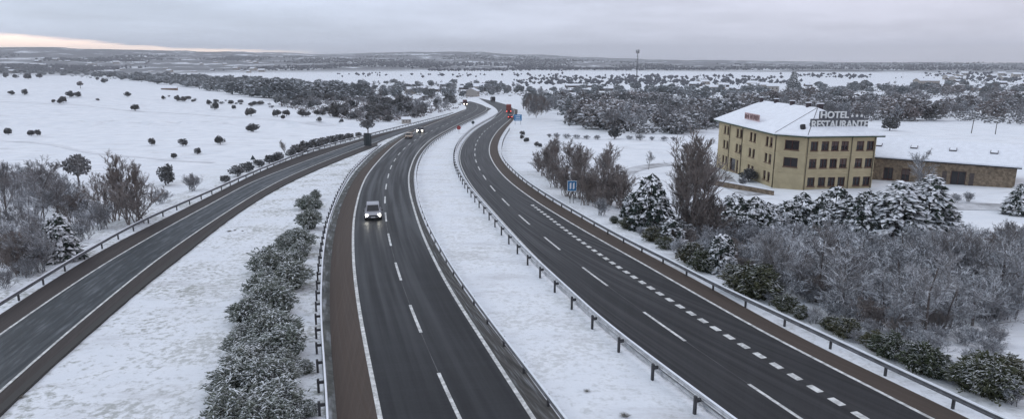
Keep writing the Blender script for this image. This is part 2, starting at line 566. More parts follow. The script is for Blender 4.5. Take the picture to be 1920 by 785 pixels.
R3 = trace([(1062, 785), (1013, 720), (975, 671), (924, 606), (883, 549.5), (848, 501), (805, 425), (786, 374), (780.5, 340), (780.5, 318), (786, 299), (796, 282),
            (813, 264.5), (840, 248), (868, 233), (895, 220.4), (915, 209.5)], 0.62)
R2 = trace([(611.5, 785), (607, 696), (602, 640), (599, 576.6), (601, 520), (604, 474), (614, 414), (635, 360), (657, 322), (678, 300), (700, 281), (715, 269)], 0.72)
R5 = trace([(1886, 783), (1777.5, 732.6), (1688, 692), (1610, 655), (1544, 624), (1435, 573), (1346, 534), (1290, 503), (1251, 482), (1198, 459), (1161.6, 439), (1115, 414.5),
            (1072, 389.7), (1032, 366.5), (991, 341), (964, 318), (945, 298), (939, 280), (944, 258), (957, 238)], 0.72)
R1 = trace([(0, 564.7), (65, 525), (130, 485.6), (184, 454.8), (260, 413), (346.5, 376), (379, 362.7), (480, 318), (575.5, 281), (671, 255.5), (785.7, 227.5), (850, 210.5)], 0.72)
A_L = trace([(0, 628), (100, 558), (200, 492), (284, 443.7), (345, 409), (404, 378), (465, 344), (549, 311), (620, 285), (680, 265)])
A_R = trace([(0, 735), (75, 668), (150, 604), (231, 537.5), (284, 494.6), (363, 438.6), (440, 388), (486.6, 359), (536, 333), (595, 308), (660, 282.5), (712, 264)])
A_SL = trace([(0, 590), (100, 524), (200, 464), (284, 422), (373, 378), (454, 337.5), (508, 312.5), (580, 286), (681, 259.5), (785, 233), (850, 214)])
A_SR = trace([(0, 763), (62, 705), (150, 630.5), (240, 553), (284, 518), (332.5, 482), (383.4, 441), (437, 401.5), (486.6, 370), (530, 346), (580, 323), (649, 294.5), (708, 272)])

ROADPTS = np.vstack([resample(p, 6.0) for p in (LL, LC, LR, RC, RR, A_L, A_R)])
WIDE = np.vstack([resample(p, 4.0) for p in (LL, LC, LR, LS, LRG, RC, RX, RR, RS, R4, R3, R2, R5, R1, A_L, A_R, A_SL, A_SR)])


def near(X, Y, pts):
    out = np.full(len(X), 1e9)
    for i in range(0, len(pts), 60):
        c = pts[i:i + 60]
        d = (X[:, None] - c[None, :, 0]) ** 2 + (Y[:, None] - c[None, :, 1]) ** 2
        out = np.minimum(out, d.min(1))
    return np.sqrt(out)


def sstep(x, a, b):
    t = np.clip((x - a) / (b - a), 0, 1)
    return t * t * (3 - 2 * t)


def vnoise(X, Y, s, seed):
    """cheap smooth value noise, vectorised"""
    x, y = X / s + seed * 17.3, Y / s - seed * 9.1
    xi, yi = np.floor(x), np.floor(y)
    fx, fy = x - xi, y - yi
    fx, fy = fx * fx * (3 - 2 * fx), fy * fy * (3 - 2 * fy)

    def h(a, b):
        v = np.sin(a * 127.1 + b * 311.7 + seed * 74.7) * 43758.5453
        return v - np.floor(v)
    return (h(xi, yi) * (1 - fx) + h(xi + 1, yi) * fx) * (1 - fy) + (h(xi, yi + 1) * (1 - fx) + h(xi + 1, yi + 1) * fx) * fy


def hill_height(az, r):
    """far hills by bearing (degrees)"""
    a = np.interp(az, [-60, -40, -31, -24, -16, -8, -3, 3, 8, 14, 25, 60], [104, 102, 96, 84, 74, 88, 84, 58, 46, 22, 12, 10])
    a = a + 9 * (vnoise(az * 1.0, r / 900.0, 3.1, 3) - 0.5) + 8 * (vnoise(az, r / 700.0, 1.0, 5) - 0.5)
    s = sstep(r, 1900, 5200) ** 1.3
    bumps = (vnoise(az * 40, r, 420, 8) - 0.5) * 16 * sstep(r, 1500, 2600) * (1 - 0.4 * sstep(r, 4600, 5600)) * sstep(az * -1, -30, 0)
    return a * s + bumps - 60 * sstep(r, 5600, 8800)


def ground(X, Y):
    z = prof(Y)
    r, az = np.hypot(X, Y), np.degrees(np.arctan2(X, Y))
    dr = near(X, Y, WIDE)
    off = sstep(dr, 5, 40)
    off2 = sstep(dr, 2.5, 12)
    # open field on the left climbs to a crest
    z = z + off * 14.0 * np.exp(-((X + 330) / 150) ** 2 - ((Y - 440) / 150) ** 2)
    # verges drop off the embankment on the right, the slip road side on the left
    right = sstep(X - np.interp(Y, R5[:, 1][np.argsort(R5[:, 1])], R5[:, 0][np.argsort(R5[:, 1])]), 0, 2)
    z = z - right * off2 * 1.6 * np.exp(-((Y - 70) / 45) ** 2) * np.exp(-((dr - 14) / 16) ** 2)
    leftside = sstep(np.interp(Y, R1[:, 1], R1[:, 0]) - X, 0, 2) * (Y < 260)
    z = z - leftside * sstep(dr, 2, 12) * 1.5
    z = z + off * (vnoise(X, Y, 60, 1) - 0.5) * 2.2 * (1 - sstep(r, 800, 1500)) + off2 * (vnoise(X, Y, 9, 2) - 0.5) * 0.35 * (1 - sstep(r, 200, 400))
    z = z + (vnoise(X, Y, 500, 4) - 0.5) * 9 * sstep(r, 700, 1500)
    z = z + hill_height(az, r)
    z = z - 0.06 * (1 - sstep(dr, 0.5, 2.5))
    return z


def build_ground():
    ang = np.radians(np.linspace(-68, 68, 330))
    rr = 26 * 1.0185 ** np.arange(325)
    rr = rr[rr < 9500]
    A, R = np.meshgrid(ang, rr)
    X, Y = (np.sin(A) * R).ravel(), (np.cos(A) * R - 14).ravel()
    Z = ground(X, Y)
    nr, na = A.shape
    i = np.arange(nr * na).reshape(nr, na)
    f = np.stack([i[:-1, :-1], i[:-1, 1:], i[1:, 1:], i[1:, :-1]], -1).reshape(-1, 4)[:, ::-1]
    me = bpy.data.meshes.new('ground')
    me.from_pydata(np.stack([X, Y, Z], 1).tolist(), [], f.tolist())
    dr = near(X, Y, WIDE)
    at = me.attributes.new('verge', 'FLOAT', 'POINT')
    strip = np.exp(-(np.maximum(dr - 2, 0) / 9) ** 2) * (1 - sstep(np.hypot(X, Y), 300, 500))
    o2 = np.argsort(LL[:, 1])
    strip = strip * np.where(X < np.interp(Y, LL[o2, 1], LL[o2, 0]), 1.0, 0.45)
    at.data.foreach_set('value', strip.astype(np.float32))
    me.polygons.foreach_set('use_smooth', [True] * len(f))
    m = bpy.data.materials.new('snowy ground')
    m.use_nodes = True
    nn, ll = m.node_tree.nodes, m.node_tree.links
    b = nn['Principled BSDF']
    b.inputs['Roughness'].default_value = 0.9
    b.inputs['Specular IOR Level'].default_value = 0.1
    g = N(nn, 'ShaderNodeNewGeometry')
    vg = N(nn, 'ShaderNodeAttribute', attribute_name='verge')

    def noi(scale, detail, rough=0.6, sx=1.0, sy=1.0):
        mp = N(nn, 'ShaderNodeMapping')
        mp.inputs['Scale'].default_value = (sx, sy, 1)
        ll.new(g.outputs['Position'], mp.inputs[0])
        n = N(nn, 'ShaderNodeTexNoise')
        n.inputs['Scale'].default_value = scale
        n.inputs['Detail'].default_value = detail
        n.inputs['Roughness'].default_value = rough
        ll.new(mp.outputs[0], n.inputs['Vector'])
        return n.outputs[0]
    tuft, patch, field, far = noi(2.3, 8, 0.72), noi(0.22, 4), noi(0.35, 7, 0.7, 0.35, 1.0), noi(0.006, 7, 0.68, 0.6, 1.0)
    flecks = noi(0.018, 5, 0.7, 1.0, 0.45)
    ln = N(nn, 'ShaderNodeVectorMath', operation='LENGTH')
    ll.new(g.outputs['Position'], ln.inputs[0])
    dist = ln.outputs['Value']
    M = lambda op, a, c=None, k=False: math_node(nn, ll, op, a, c, k)
    # grass poking through: verge tufts
    t = M('ADD', tuft, M('MULTIPLY', M('SUBTRACT', patch, 0.5), 0.55))
    v = M('MULTIPLY', smooth_node(nn, ll, t, 0.46, 0.66), M('MULTIPLY', vg.outputs['Fac'], 0.78))
    fld = M('MULTIPLY', smooth_node(nn, ll, field, 0.50, 0.72), M('MULTIPLY', smooth_node(nn, ll, dist, 400, 1100, 1.0, 0.15), 0.5))
    col = mix_node(nn, ll, smooth_node(nn, ll, patch, 0.3, 0.7), (0.72, 0.755, 0.80), (0.80, 0.825, 0.86))
    col = mix_node(nn, ll, fld, col, (0.42, 0.415, 0.42))
    col = mix_node(nn, ll, v, col, (0.25, 0.26, 0.23))
    # woodland floor and scrub of the far hills between the snow fields
    w = M('MULTIPLY', smooth_node(nn, ll, M('ADD', far, M('MULTIPLY', M('SUBTRACT', flecks, 0.5), 0.55)), 0.37, 0.47), smooth_node(nn, ll, dist, 1750, 2300))
    col = mix_node(nn, ll, M('MULTIPLY', w, 0.93), col, (0.115, 0.118, 0.13))
    ll.new(col, b.inputs['Base Color'])
    bp = N(nn, 'ShaderNodeBump')
    bp.inputs['Strength'].default_value = 0.55
    bp.inputs['Distance'].default_value = 0.12
    ll.new(t, bp.inputs['Height'])
    ll.new(bp.outputs[0], b.inputs['Normal'])
    me.materials.append(m)
    me.update()
    o = link('ground', me)
    tag(o, kind='structure')
    return o, BVHTree.FromPolygons(np.stack([X, Y, Z], 1).tolist(), f.tolist())


GROUND, BVH = build_ground()


def at(px, py):
    hit = BVH.ray_cast(Vector((0, 0, CAMZ)), ray(px, py).normalized(), 9000)
    return hit[0]


def drop(x, y):
    hit = BVH.ray_cast(Vector((x, y, 500)), Vector((0, 0, -1)), 2000)
    return hit[0] if hit[0] else Vector((x, y, float(prof(y))))


def ppm(p):
    """photo pixels per metre at a point"""
    return F / (p.y * CT - (p.z - CAMZ) * ST)


# ------------------------------------------------------------------ roads
def sheet(name, A, B, mat, lift, step=2.5):
    n = max(len(A), len(B))
    s = lambda P: np.stack([np.interp(np.linspace(0, 1, n), np.linspace(0, 1, len(P)), P[:, i]) for i in (0, 1)], 1)
    A, B = s(A), s(B)
    ZA, ZB = prof(A[:, 1]) + lift, prof(B[:, 1]) + lift
    k = 7
    V, UV = [], []
    c = (A + B) / 2
    L = np.concatenate([[0], np.cumsum(np.linalg.norm(np.diff(c, axis=0), axis=1))])
    for i in range(n):
        w = float(np.linalg.norm(B[i] - A[i]))
        for j in range(k):
            t = j / (k - 1)
            p = A[i] * (1 - t) + B[i] * t
            V.append((p[0], p[1], float(prof(p[1])) + lift))
            UV.append((t * w, L[i]))
    Fc = [(i * k + j, i * k + j + 1, (i + 1) * k + j + 1, (i + 1) * k + j) for i in range(n - 1) for j in range(k - 1)]
    me = bpy.data.meshes.new(name)
    me.from_pydata(V, [], Fc)
    uv = me.uv_layers.new(name='UVMap')
    for l in me.loops:
        uv.data[l.index].uv = UV[l.vertex_index]
    me.materials.append(MAT[mat])
    me.update()
    return tag(link(name, me), kind='structure')


def along(P, s0, s1, n=8):
    s = np.concatenate([[0], np.cumsum(np.linalg.norm(np.diff(P, axis=0), axis=1))])
    u = np.linspace(s0, s1, n)
    return np.stack([np.interp(u, s, P[:, i]) for i in (0, 1)], 1), s[-1]


def arc_at(P, px, py):
    q = on_profile(px, py)
    s = np.concatenate([[0], np.cumsum(np.linalg.norm(np.diff(P, axis=0), axis=1))])
    return float(s[np.argmin(np.linalg.norm(P - q, axis=1))])


def markings(name, runs, lift=0.056):
    mb = MB()
    for P, w in runs:
        a, b = offset(P, -w / 2), offset(P, w / 2)
        for i in range(len(P) - 1):
            mb.face([(a[i][0], a[i][1], float(prof(a[i][1])) + lift), (b[i][0], b[i][1], float(prof(b[i][1])) + lift),
                     (b[i + 1][0], b[i + 1][1], float(prof(b[i + 1][1])) + lift), (a[i + 1][0], a[i + 1][1], float(prof(a[i + 1][1])) + lift)])
    return tag(mb.build(name, 'line'), kind='structure')


def dashes(P, anchor, period, length, w):
    s0 = arc_at(P, *anchor)
    total = along(P, 0, 1)[1]
    k0 = math.ceil(-s0 / period)
    out = []
    k = k0
    while s0 + k * period + length < total:
        out.append((along(P, s0 + k * period, s0 + k * period + length, 5)[0], w))
        k += 1
    return out


RLEFT = offset(R4, 0.75)
sheet('left_carriageway_road', LL, LR, 'asphalt', 0.05)
sheet('left_shoulder_pavement', LS, LL[:int(len(LL) * 0.80)], 'shoulder', 0.046)
sheet('left_gravel_path', LGV, LS, 'gravel', 0.03)
sheet('median_gravel_path', LR[:int(len(LR) * 0.93)], LRG, 'darkgravel', 0.03)
sheet('right_carriageway_road', RLEFT, RR, 'asphalt', 0.05)
sheet('right_shoulder_pavement', RR[:int(len(RR) * 0.93)], RS, 'shoulder', 0.046)
sheet('slip_road', A_L, A_R, 'rampasphalt', 0.042)
sheet('slip_shoulder_pavement', A_SL, A_L, 'rampshoulder', 0.038)
sheet('slip_inner_shoulder_pavement', A_R, A_SR, 'rampshoulder', 0.036)
# merge area between slip road and carriageway
MG = trace([(640, 293), (680, 276), (712, 265), (745, 252), (785, 237.5), (820, 225), (850, 214.8), (868, 208)], extend=False)
MG0 = trace([(640, 272), (671, 261), (720, 248.5), (785, 233), (820, 224), (850, 214), (866, 207)], extend=False)
sheet('merge_lane_road', MG0, MG, 'rampasphalt', 0.034)
MG2 = trace([(690, 278), (712, 266), (745, 253), (785, 239.5), (820, 228), (850, 217), (868, 210)], extend=False)
sheet('merge_gore_road', MG, MG2, 'rampshoulder', 0.032)

runs = [(LL, 0.24), (LR, 0.24)]
runs += dashes(LC, (789.1, 624.5), 11.95, 5.6, 0.2)
runs = [(P, w) if i < 2 else (P, w) for i, (P, w) in enumerate(runs)]
markings('left_road_markings', runs)
s_anchor = arc_at(RC, 1275, 634)
runs = [(offset(R4, 1.0), 0.18), (RR, 0.22)]
s0 = s_anchor
runs += dashes(RC, (1275, 634), 11.9, 5.6, 0.2)
tot = along(RX, 0, 1)[1]
sx = arc_at(RX, 1597, 771)
k = -8
while sx + k * 1.52 + 0.9 < tot:
    if sx + k * 1.52 > 0:
        runs.append((along(RX, sx + k * 1.52, sx + k * 1.52 + 0.85, 3)[0], 0.42))
    k += 1
markings('right_road_markings', runs)
markings('slip_road_markings', [(A_L, 0.17), (A_R, 0.17)])
# sealed joint running between the lane dashes
MAT['line'], keep = material('lane joint sealant', (0.085, 0.087, 0.09), 0.7, var=0.4, vscale=0.6), MAT['line']
markings('left_road_joint_line', [(LC, 0.05)], 0.053)
markings('right_road_joint_line', [(RC, 0.05)], 0.053)
MAT['line'] = keep
# low concrete gutter kerb on the inner edge of the slip road
kb = MB()
a, b = A_SR, offset(A_SR, 0.45)
for i in range(len(a) - 1):
    q = []
    for (p, z) in ((a[i], 0.02), (a[i], 0.13), (b[i], 0.13), (b[i], -0.05)):
        q.append((p[0], p[1], float(prof(p[1])) + z))
    r = []
    for (p, z) in ((a[i + 1], 0.02), (a[i + 1], 0.13), (b[i + 1], 0.13), (b[i + 1], -0.05)):
        r.append((p[0], p[1], float(prof(p[1])) + z))
    for k in range(3):
        kb.face([q[k], q[k + 1], r[k + 1], r[k]])
tag(kb.build('slip_road_kerb', 'darkgravel'), kind='structure')

# tracks that follow the lie of the land
def draped(name, px_pts, width, mat, lift=0.05):
    P = np.array([[*at(px, py)[:2]] for px, py in px_pts])
    P = resample(P, 2.0)
    for _ in range(6):
        P[1:-1] = (P[:-2] + 2 * P[1:-1] + P[2:]) / 4
    mb = MB()
    lines = [offset(P, width * t) for t in (-0.5, -0.25, 0, 0.25, 0.5)]
    Z = [[drop(*q).z + lift for q in l] for l in lines]
    for i in range(len(P) - 1):
        for k in range(4):
            mb.face([(*lines[k][i], Z[k][i]), (*lines[k + 1][i], Z[k + 1][i]), (*lines[k + 1][i + 1], Z[k + 1][i + 1]), (*lines[k][i + 1], Z[k][i + 1])])
    return tag(mb.build(name, mat), kind='structure')


MAT['trodden'] = material('trodden snow', (0.60, 0.62, 0.65), 0.9, color2=(0.76, 0.78, 0.82), vscale=0.25)
MAT['slush'] = material('slushy drive', (0.26, 0.26, 0.27), 0.7, color2=(0.62, 0.64, 0.67), vscale=0.3)
draped('field_track_path', [(-40, 189), (60, 193), (160, 198), (254, 209), (360, 214), (460, 221), (560, 229), (630, 236)], 3.0, 'trodden')
draped('field_upper_path', [(-40, 262), (80, 268), (200, 290), (330, 302), (400, 305)], 2.0, 'trodden')
draped('hotel_drive_path', [(1160, 330), (1185, 318), (1225, 309), (1280, 306), (1325, 312), (1352, 330), (1372, 352), (1420, 366)], 3.4, 'slush')
draped('wing_drive_path', [(1650, 392), (1740, 388), (1830, 384), (1930, 392)], 4.5, 'slush')

# ------------------------------------------------------------------ guardrails
W = [(0.0, -0.155), (0.05, -0.11), (0.05, -0.05), (0.0, -0.01), (0.0, 0.01), (0.05, 0.05), (0.05, 0.11), (0.0, 0.155)]
post_mb = MB()
post_mb.box((0, 0, 0.28), (0.11, 0.12, 1.05))
POST = post_mb.mesh('post', 'darksteel')
post_mb = MB()
post_mb.box((-0.30, 0, 0.30), (0.13, 0.14, 1.05))
post_mb.box((-0.12, 0, 0.60), (0.26, 0.12, 0.16))
POST_BLOCK = post_mb.mesh('post', 'darksteel')


def guardrail(P, side, label, levels=(0.6,), snow=0.03, spacing=4.0, max_posts=98, y_max=420, group=None, beam='steel', blocks=False):
    """side +1: beam faces right of travel away from the camera"""
    P = P[P[:, 1] < y_max]
    P = resample(P, 2.0)
    root = empty('guardrail', (P[0][0], P[0][1], float(prof(P[0][1]))), 0, label, 'guardrail')
    o = Vector(root.location)
    for h in levels:
        mb = MB()
        prof_pts = [(side * (a + 0.07), h + z) for a, z in W]
        back = [(side * (a + 0.055), h + z) for a, z in W[::-1]]
        ring = prof_pts + back
        rings = []
        lines = [(offset(P, dx), z) for dx, z in ring]
        for i in range(len(P)):
            rings.append([Vector((l[i][0], l[i][1], float(prof(l[i][1])) + z)) - o for l, z in lines])
        mb.loft(rings)
        mb.build('rail', beam, root)
    if snow:
        h = max(levels) + 0.155
        mb = MB()
        lines = [(offset(P, side * 0.01), h), (offset(P, side * 0.03), h + snow), (offset(P, side * 0.10), h + snow), (offset(P, side * 0.125), h - 0.03)]
        mb.loft([[Vector((l[i][0], l[i][1], float(prof(l[i][1])) + z)) - o for l, z in lines] for i in range(len(P))])
        mb.build('snow_cap', 'snow', root)
    s = np.concatenate([[0], np.cumsum(np.linalg.norm(np.diff(P, axis=0), axis=1))])
    n = min(max_posts, int(s[-1] / spacing))
    for i in range(n):
        u = i * spacing + 0.5
        x, y = float(np.interp(u, s, P[:, 0])), float(np.interp(u, s, P[:, 1]))
        x2, y2 = float(np.interp(u + 1, s, P[:, 0])), float(np.interp(u + 1, s, P[:, 1]))
        p = link('post', POST_BLOCK if blocks else POST, root)
        p.location = Vector((x, y, float(prof(y)) + 0.0)) - o
        p.rotation_euler = (0, 0, math.atan2(-(x2 - x), y2 - y))
        p.scale = (side if blocks else 1, 1, (max(levels) + 0.1) / 0.8)
    return root


guardrail(R1, 1, 'snow-dusted steel guardrail along the field side of the slip road', snow=0.03)
guardrail(R2, 1, 'snow-capped guardrail between the broom shrubs and the brown shoulder', snow=0.05, y_max=210, blocks=True, spacing=2.6)
guardrail(R3, -1, 'dark single-beam guardrail between the oncoming carriageway and the median snow')
guardrail(R4, 1, 'double-beam guardrail between the median snow and the right-hand carriageway', levels=(0.38, 0.78), snow=0.05, beam='lightsteel', blocks=True)
guardrail(R5, -1, 'snow-topped guardrail between the right brown shoulder and the wooded bank', snow=0.045)

# ------------------------------------------------------------------ plants


def bare_mesh(name, seed, H=8.0, trunk=0.35, limbs=11, sub=7, twigs=7, tips=3, up=0.55, spread=0.42, r0=0.13, tw=0.013, mats=('bark', 'twig'), stems=1):
    """bare tree of unit design height H, grown limb by limb; trunk and crown come as two meshes"""
    rng = random.Random(seed)
    T, C = MB(), MB()

    def grow(mb, p, d, L, r, lvl, n):
        pts = [p]
        seg = 3 if lvl < 2 else 2
        dd = d.copy()
        for i in range(seg):
            dd = (dd + Vector((rng.gauss(0, 1), rng.gauss(0, 1), rng.gauss(0, 0.6))) * 0.13 + Vector((0, 0, 0.10 * up))).normalized()
            pts.append(pts[-1] + dd * (L / seg))
        for i in range(seg):
            mb.tube(pts[i], pts[i + 1], r * (1 - 0.72 * i / seg), r * (1 - 0.72 * (i + 1) / seg), n, cap=False)
        return pts

    def pick(pts, t):
        k = t * (len(pts) - 1)
        i = min(int(k), len(pts) - 2)
        return pts[i].lerp(pts[i + 1], k - i), (pts[i + 1] - pts[i]).normalized()

    def fork(d, ang):
        a = d.orthogonal().normalized()
        a.rotate(Matrix.Rotation(rng.uniform(0, 2 * math.pi), 3, d))
        return (d * math.cos(ang) + a * math.sin(ang) + Vector((0, 0, up * 0.35))).normalized()

    for st in range(stems):
        lean = 0.06 if stems == 1 else 0.24
        base = Vector((0, 0, -0.15)) + (Vector((rng.gauss(0, 0.35), rng.gauss(0, 0.35), 0)) if stems > 1 else Vector())
        d0 = Vector((rng.gauss(0, lean), rng.gauss(0, lean), 1)).normalized()
        Ht = H * (rng.uniform(0.7, 0.95) if stems > 1 else 0.9)
        tp = grow(T, base, d0, Ht * 0.95, r0 * (0.5 if stems > 1 else 1), 0, 6)
        for i in range(limbs):
            t = trunk + (0.97 - trunk) * (i + rng.random()) / limbs
            p, d = pick(tp, t)
            L = H * spread * (1.15 - 0.75 * t) * rng.uniform(0.75, 1.2)
            b1 = grow(C, p, fork(d, rng.uniform(0.6, 1.15) * (1.15 - 0.5 * up)), L, r0 * 0.38 * (1.2 - t), 1, 4)
            for j in range(sub):
                p2, d2 = pick(b1, rng.uniform(0.2, 1.0))
                b2 = grow(C, p2, fork(d2, rng.uniform(0.4, 0.9)), L * rng.uniform(0.3, 0.5), max(tw * 1.5, r0 * 0.11), 2, 3)
                for k in range(twigs):
                    p3, d3 = pick(b2, rng.uniform(0.15, 1.0))
                    L3 = L * rng.uniform(0.14, 0.26)
                    q = p3 + fork(d3, rng.uniform(0.3, 0.9)) * L3
                    C.tube(p3, q, tw, tw * 0.6, 3, cap=False)
                    for m in range(tips):
                        p4 = p3.lerp(q, rng.uniform(0.3, 1))
                        C.tube(p4, p4 + fork((q - p3).normalized(), rng.uniform(0.3, 0.9)) * (L3 * rng.uniform(0.35, 0.6)), tw * 0.8, tw * 0.45, 3, cap=False)
    return T.mesh('trunk', mats[0]), C.mesh('crown', mats[1]), H


def conifer_mesh(name, seed, H=6.0, R=2.4, n=560, mats=('bark', 'conifer'), skirt=0.04, power=0.52, pad=0.36):
    rng = random.Random(seed)
    T, C = MB(), MB()
    T.tube((0, 0, -0.2), (0, 0, H * 0.9), 0.16, 0.04, 6)
    lobes = [(rng.uniform(0, 6.28), rng.uniform(0.82, 1.15)) for _ in range(5)]
    for i in range(n):
        t = rng.random() ** 1.35
        a = rng.uniform(0, 2 * math.pi)
        lob = 1 + 0.16 * sum(math.cos(3 * (a - l[0]) + t * 5) * (l[1] - 0.9) * 3 for l in lobs) if False else 1 + 0.12 * math.sin(3 * a + lobes[0][0] + 4 * t) + 0.08 * math.sin(7 * a + lobes[1][0] - 6 * t)
        rr = R * (1 - t) ** power * lob
        f = rng.uniform(0.45, 1.0) ** 0.55
        out = Vector((math.cos(a), math.sin(a), 0))
        c = out * (rr * f) + Vector((0, 0, H * (skirt + (1 - skirt) * t) + rng.uniform(-0.15, 0.15)))
        l = pad * rng.uniform(0.7, 1.5) * (0.6 + 0.5 * (1 - t))
        ax0 = (out + Vector((0, 0, rng.uniform(-0.75, 0.15)))).normalized()
        ax1 = ax0.cross(Vector((0, 0, 1))).normalized()
        ax2 = ax0.cross(ax1)
        C.octa(c, (ax0 * l * 1.35, ax1 * l * rng.uniform(0.55, 0.85), ax2 * l * rng.uniform(0.28, 0.45)), rng, 0.3)
    C.tube((0, 0, H * 0.85), (0, 0, H * 1.02), 0.05, 0.01, 4)
    return T.mesh('trunk', mats[0]), C.mesh('crown', mats[1]), H


def oak_mesh(name, seed, H=4.0, R=2.2, n=900, mats=('bark', 'oak'), clear=0.12, lumps=9, pad=0.17):
    """rounded evergreen: lumps of small closed leaf tufts with gaps between"""
    rng = random.Random(seed)
    T, C = MB(), MB()
    T.tube((0, 0, -0.2), (rng.gauss(0, .1), rng.gauss(0, .1), H * 0.6), 0.16, 0.07, 6)
    cz = H * (clear + (1 - clear) * 0.5)
    L = []
    for i in range(lumps):
        a, e = rng.uniform(0, 6.28), rng.uniform(-0.6, 1.0)
        k = math.sqrt(max(0, 1 - e * e * 0.7))
        c = Vector((math.cos(a) * R * 0.55 * k, math.sin(a) * R * 0.55 * k, cz + e * H * (1 - clear) * 0.30))
        L.append((c, rng.uniform(0.38, 0.6)))
        T.tube((0, 0, H * 0.3), c, 0.07, 0.03, 4)
    for i in range(n):
        c, k = L[rng.randrange(lumps)]
        d = Vector((rng.gauss(0, 1), rng.gauss(0, 1), rng.gauss(0, 1))).normalized()
        p = c + Vector((d.x * R * k, d.y * R * k, d.z * H * (1 - clear) * 0.30 * (k / 0.5))) * rng.uniform(0.55, 1.05)
        if p.z < 0.05:
            p.z = 0.05 + rng.random() * 0.1
        a0 = (d + Vector((rng.gauss(0, .5), rng.gauss(0, .5), rng.gauss(0, .5)))).normalized()
        a1 = a0.orthogonal().normalized()
        a2 = a0.cross(a1)
        l = pad * rng.uniform(0.6, 1.5)
        C.octa(p, (a0 * l * 1.4, a1 * l, a2 * l * 0.45), rng, 0.35)
    return T.mesh('trunk', mats[0]), C.mesh('crown', mats[1]), H


def broom_mesh(name, seed, H=1.6, R=1.2, n=230, mat='broom', width=0.05, tuft=True):
    """wiry shrub: arching three sided stems bent under snow, clothed in short soft sprays"""
    rng = random.Random(seed)
    C = MB()
    lean = Vector((rng.gauss(0, 0.15), rng.gauss(0, 0.15), 0))
    for i in range(n):
        a = rng.uniform(0, 2 * math.pi)
        f = rng.random() ** 0.6
        h = H * (1.05 - 0.5 * f * f) * rng.uniform(0.55, 1.08)
        base = Vector((math.cos(a), math.sin(a), 0)) * (R * 0.5 * f * rng.uniform(0.3, 1)) + Vector((0, 0, -0.08))
        out = Vector((math.cos(a + rng.gauss(0, .7)), math.sin(a + rng.gauss(0, .7)), 0)) + lean
        p1 = base + Vector((0, 0, h * 0.6)) + out * (R * 0.22 * f)
        p2 = base + Vector((0, 0, h)) + out * (R * 0.5 * f)
        p3 = p2 + out * (R * 0.22 * rng.uniform(0.2, 1.2)) + Vector((0, 0, H * rng.uniform(-0.14, 0.10)))
        C.tube(base, p1, width * 0.5, width * 0.4, 3, cap=False)
        C.tube(p1, p2, width * 0.4, width * 0.5, 3, cap=False)
        C.tube(p2, p3, width * 0.55, width * 0.2, 3, cap=False)
        if tuft:
            for k in range(6):
                q = (p1.lerp(p2, rng.random()) if k < 3 else p2.lerp(p3, rng.random())) + Vector((rng.gauss(0, .05), rng.gauss(0, .05), rng.gauss(0, .04)))
                d = (out * 0.8 + Vector((rng.gauss(0, .7), rng.gauss(0, .7), rng.uniform(-.3, .7)))).normalized()
                e = d.orthogonal().normalized()
                C.octa(q, (d * rng.uniform(0.09, 0.19), e * rng.uniform(0.035, 0.07), d.cross(e) * rng.uniform(0.03, 0.055)), rng, 0.3)
    return None, C.mesh('foliage', mat), H


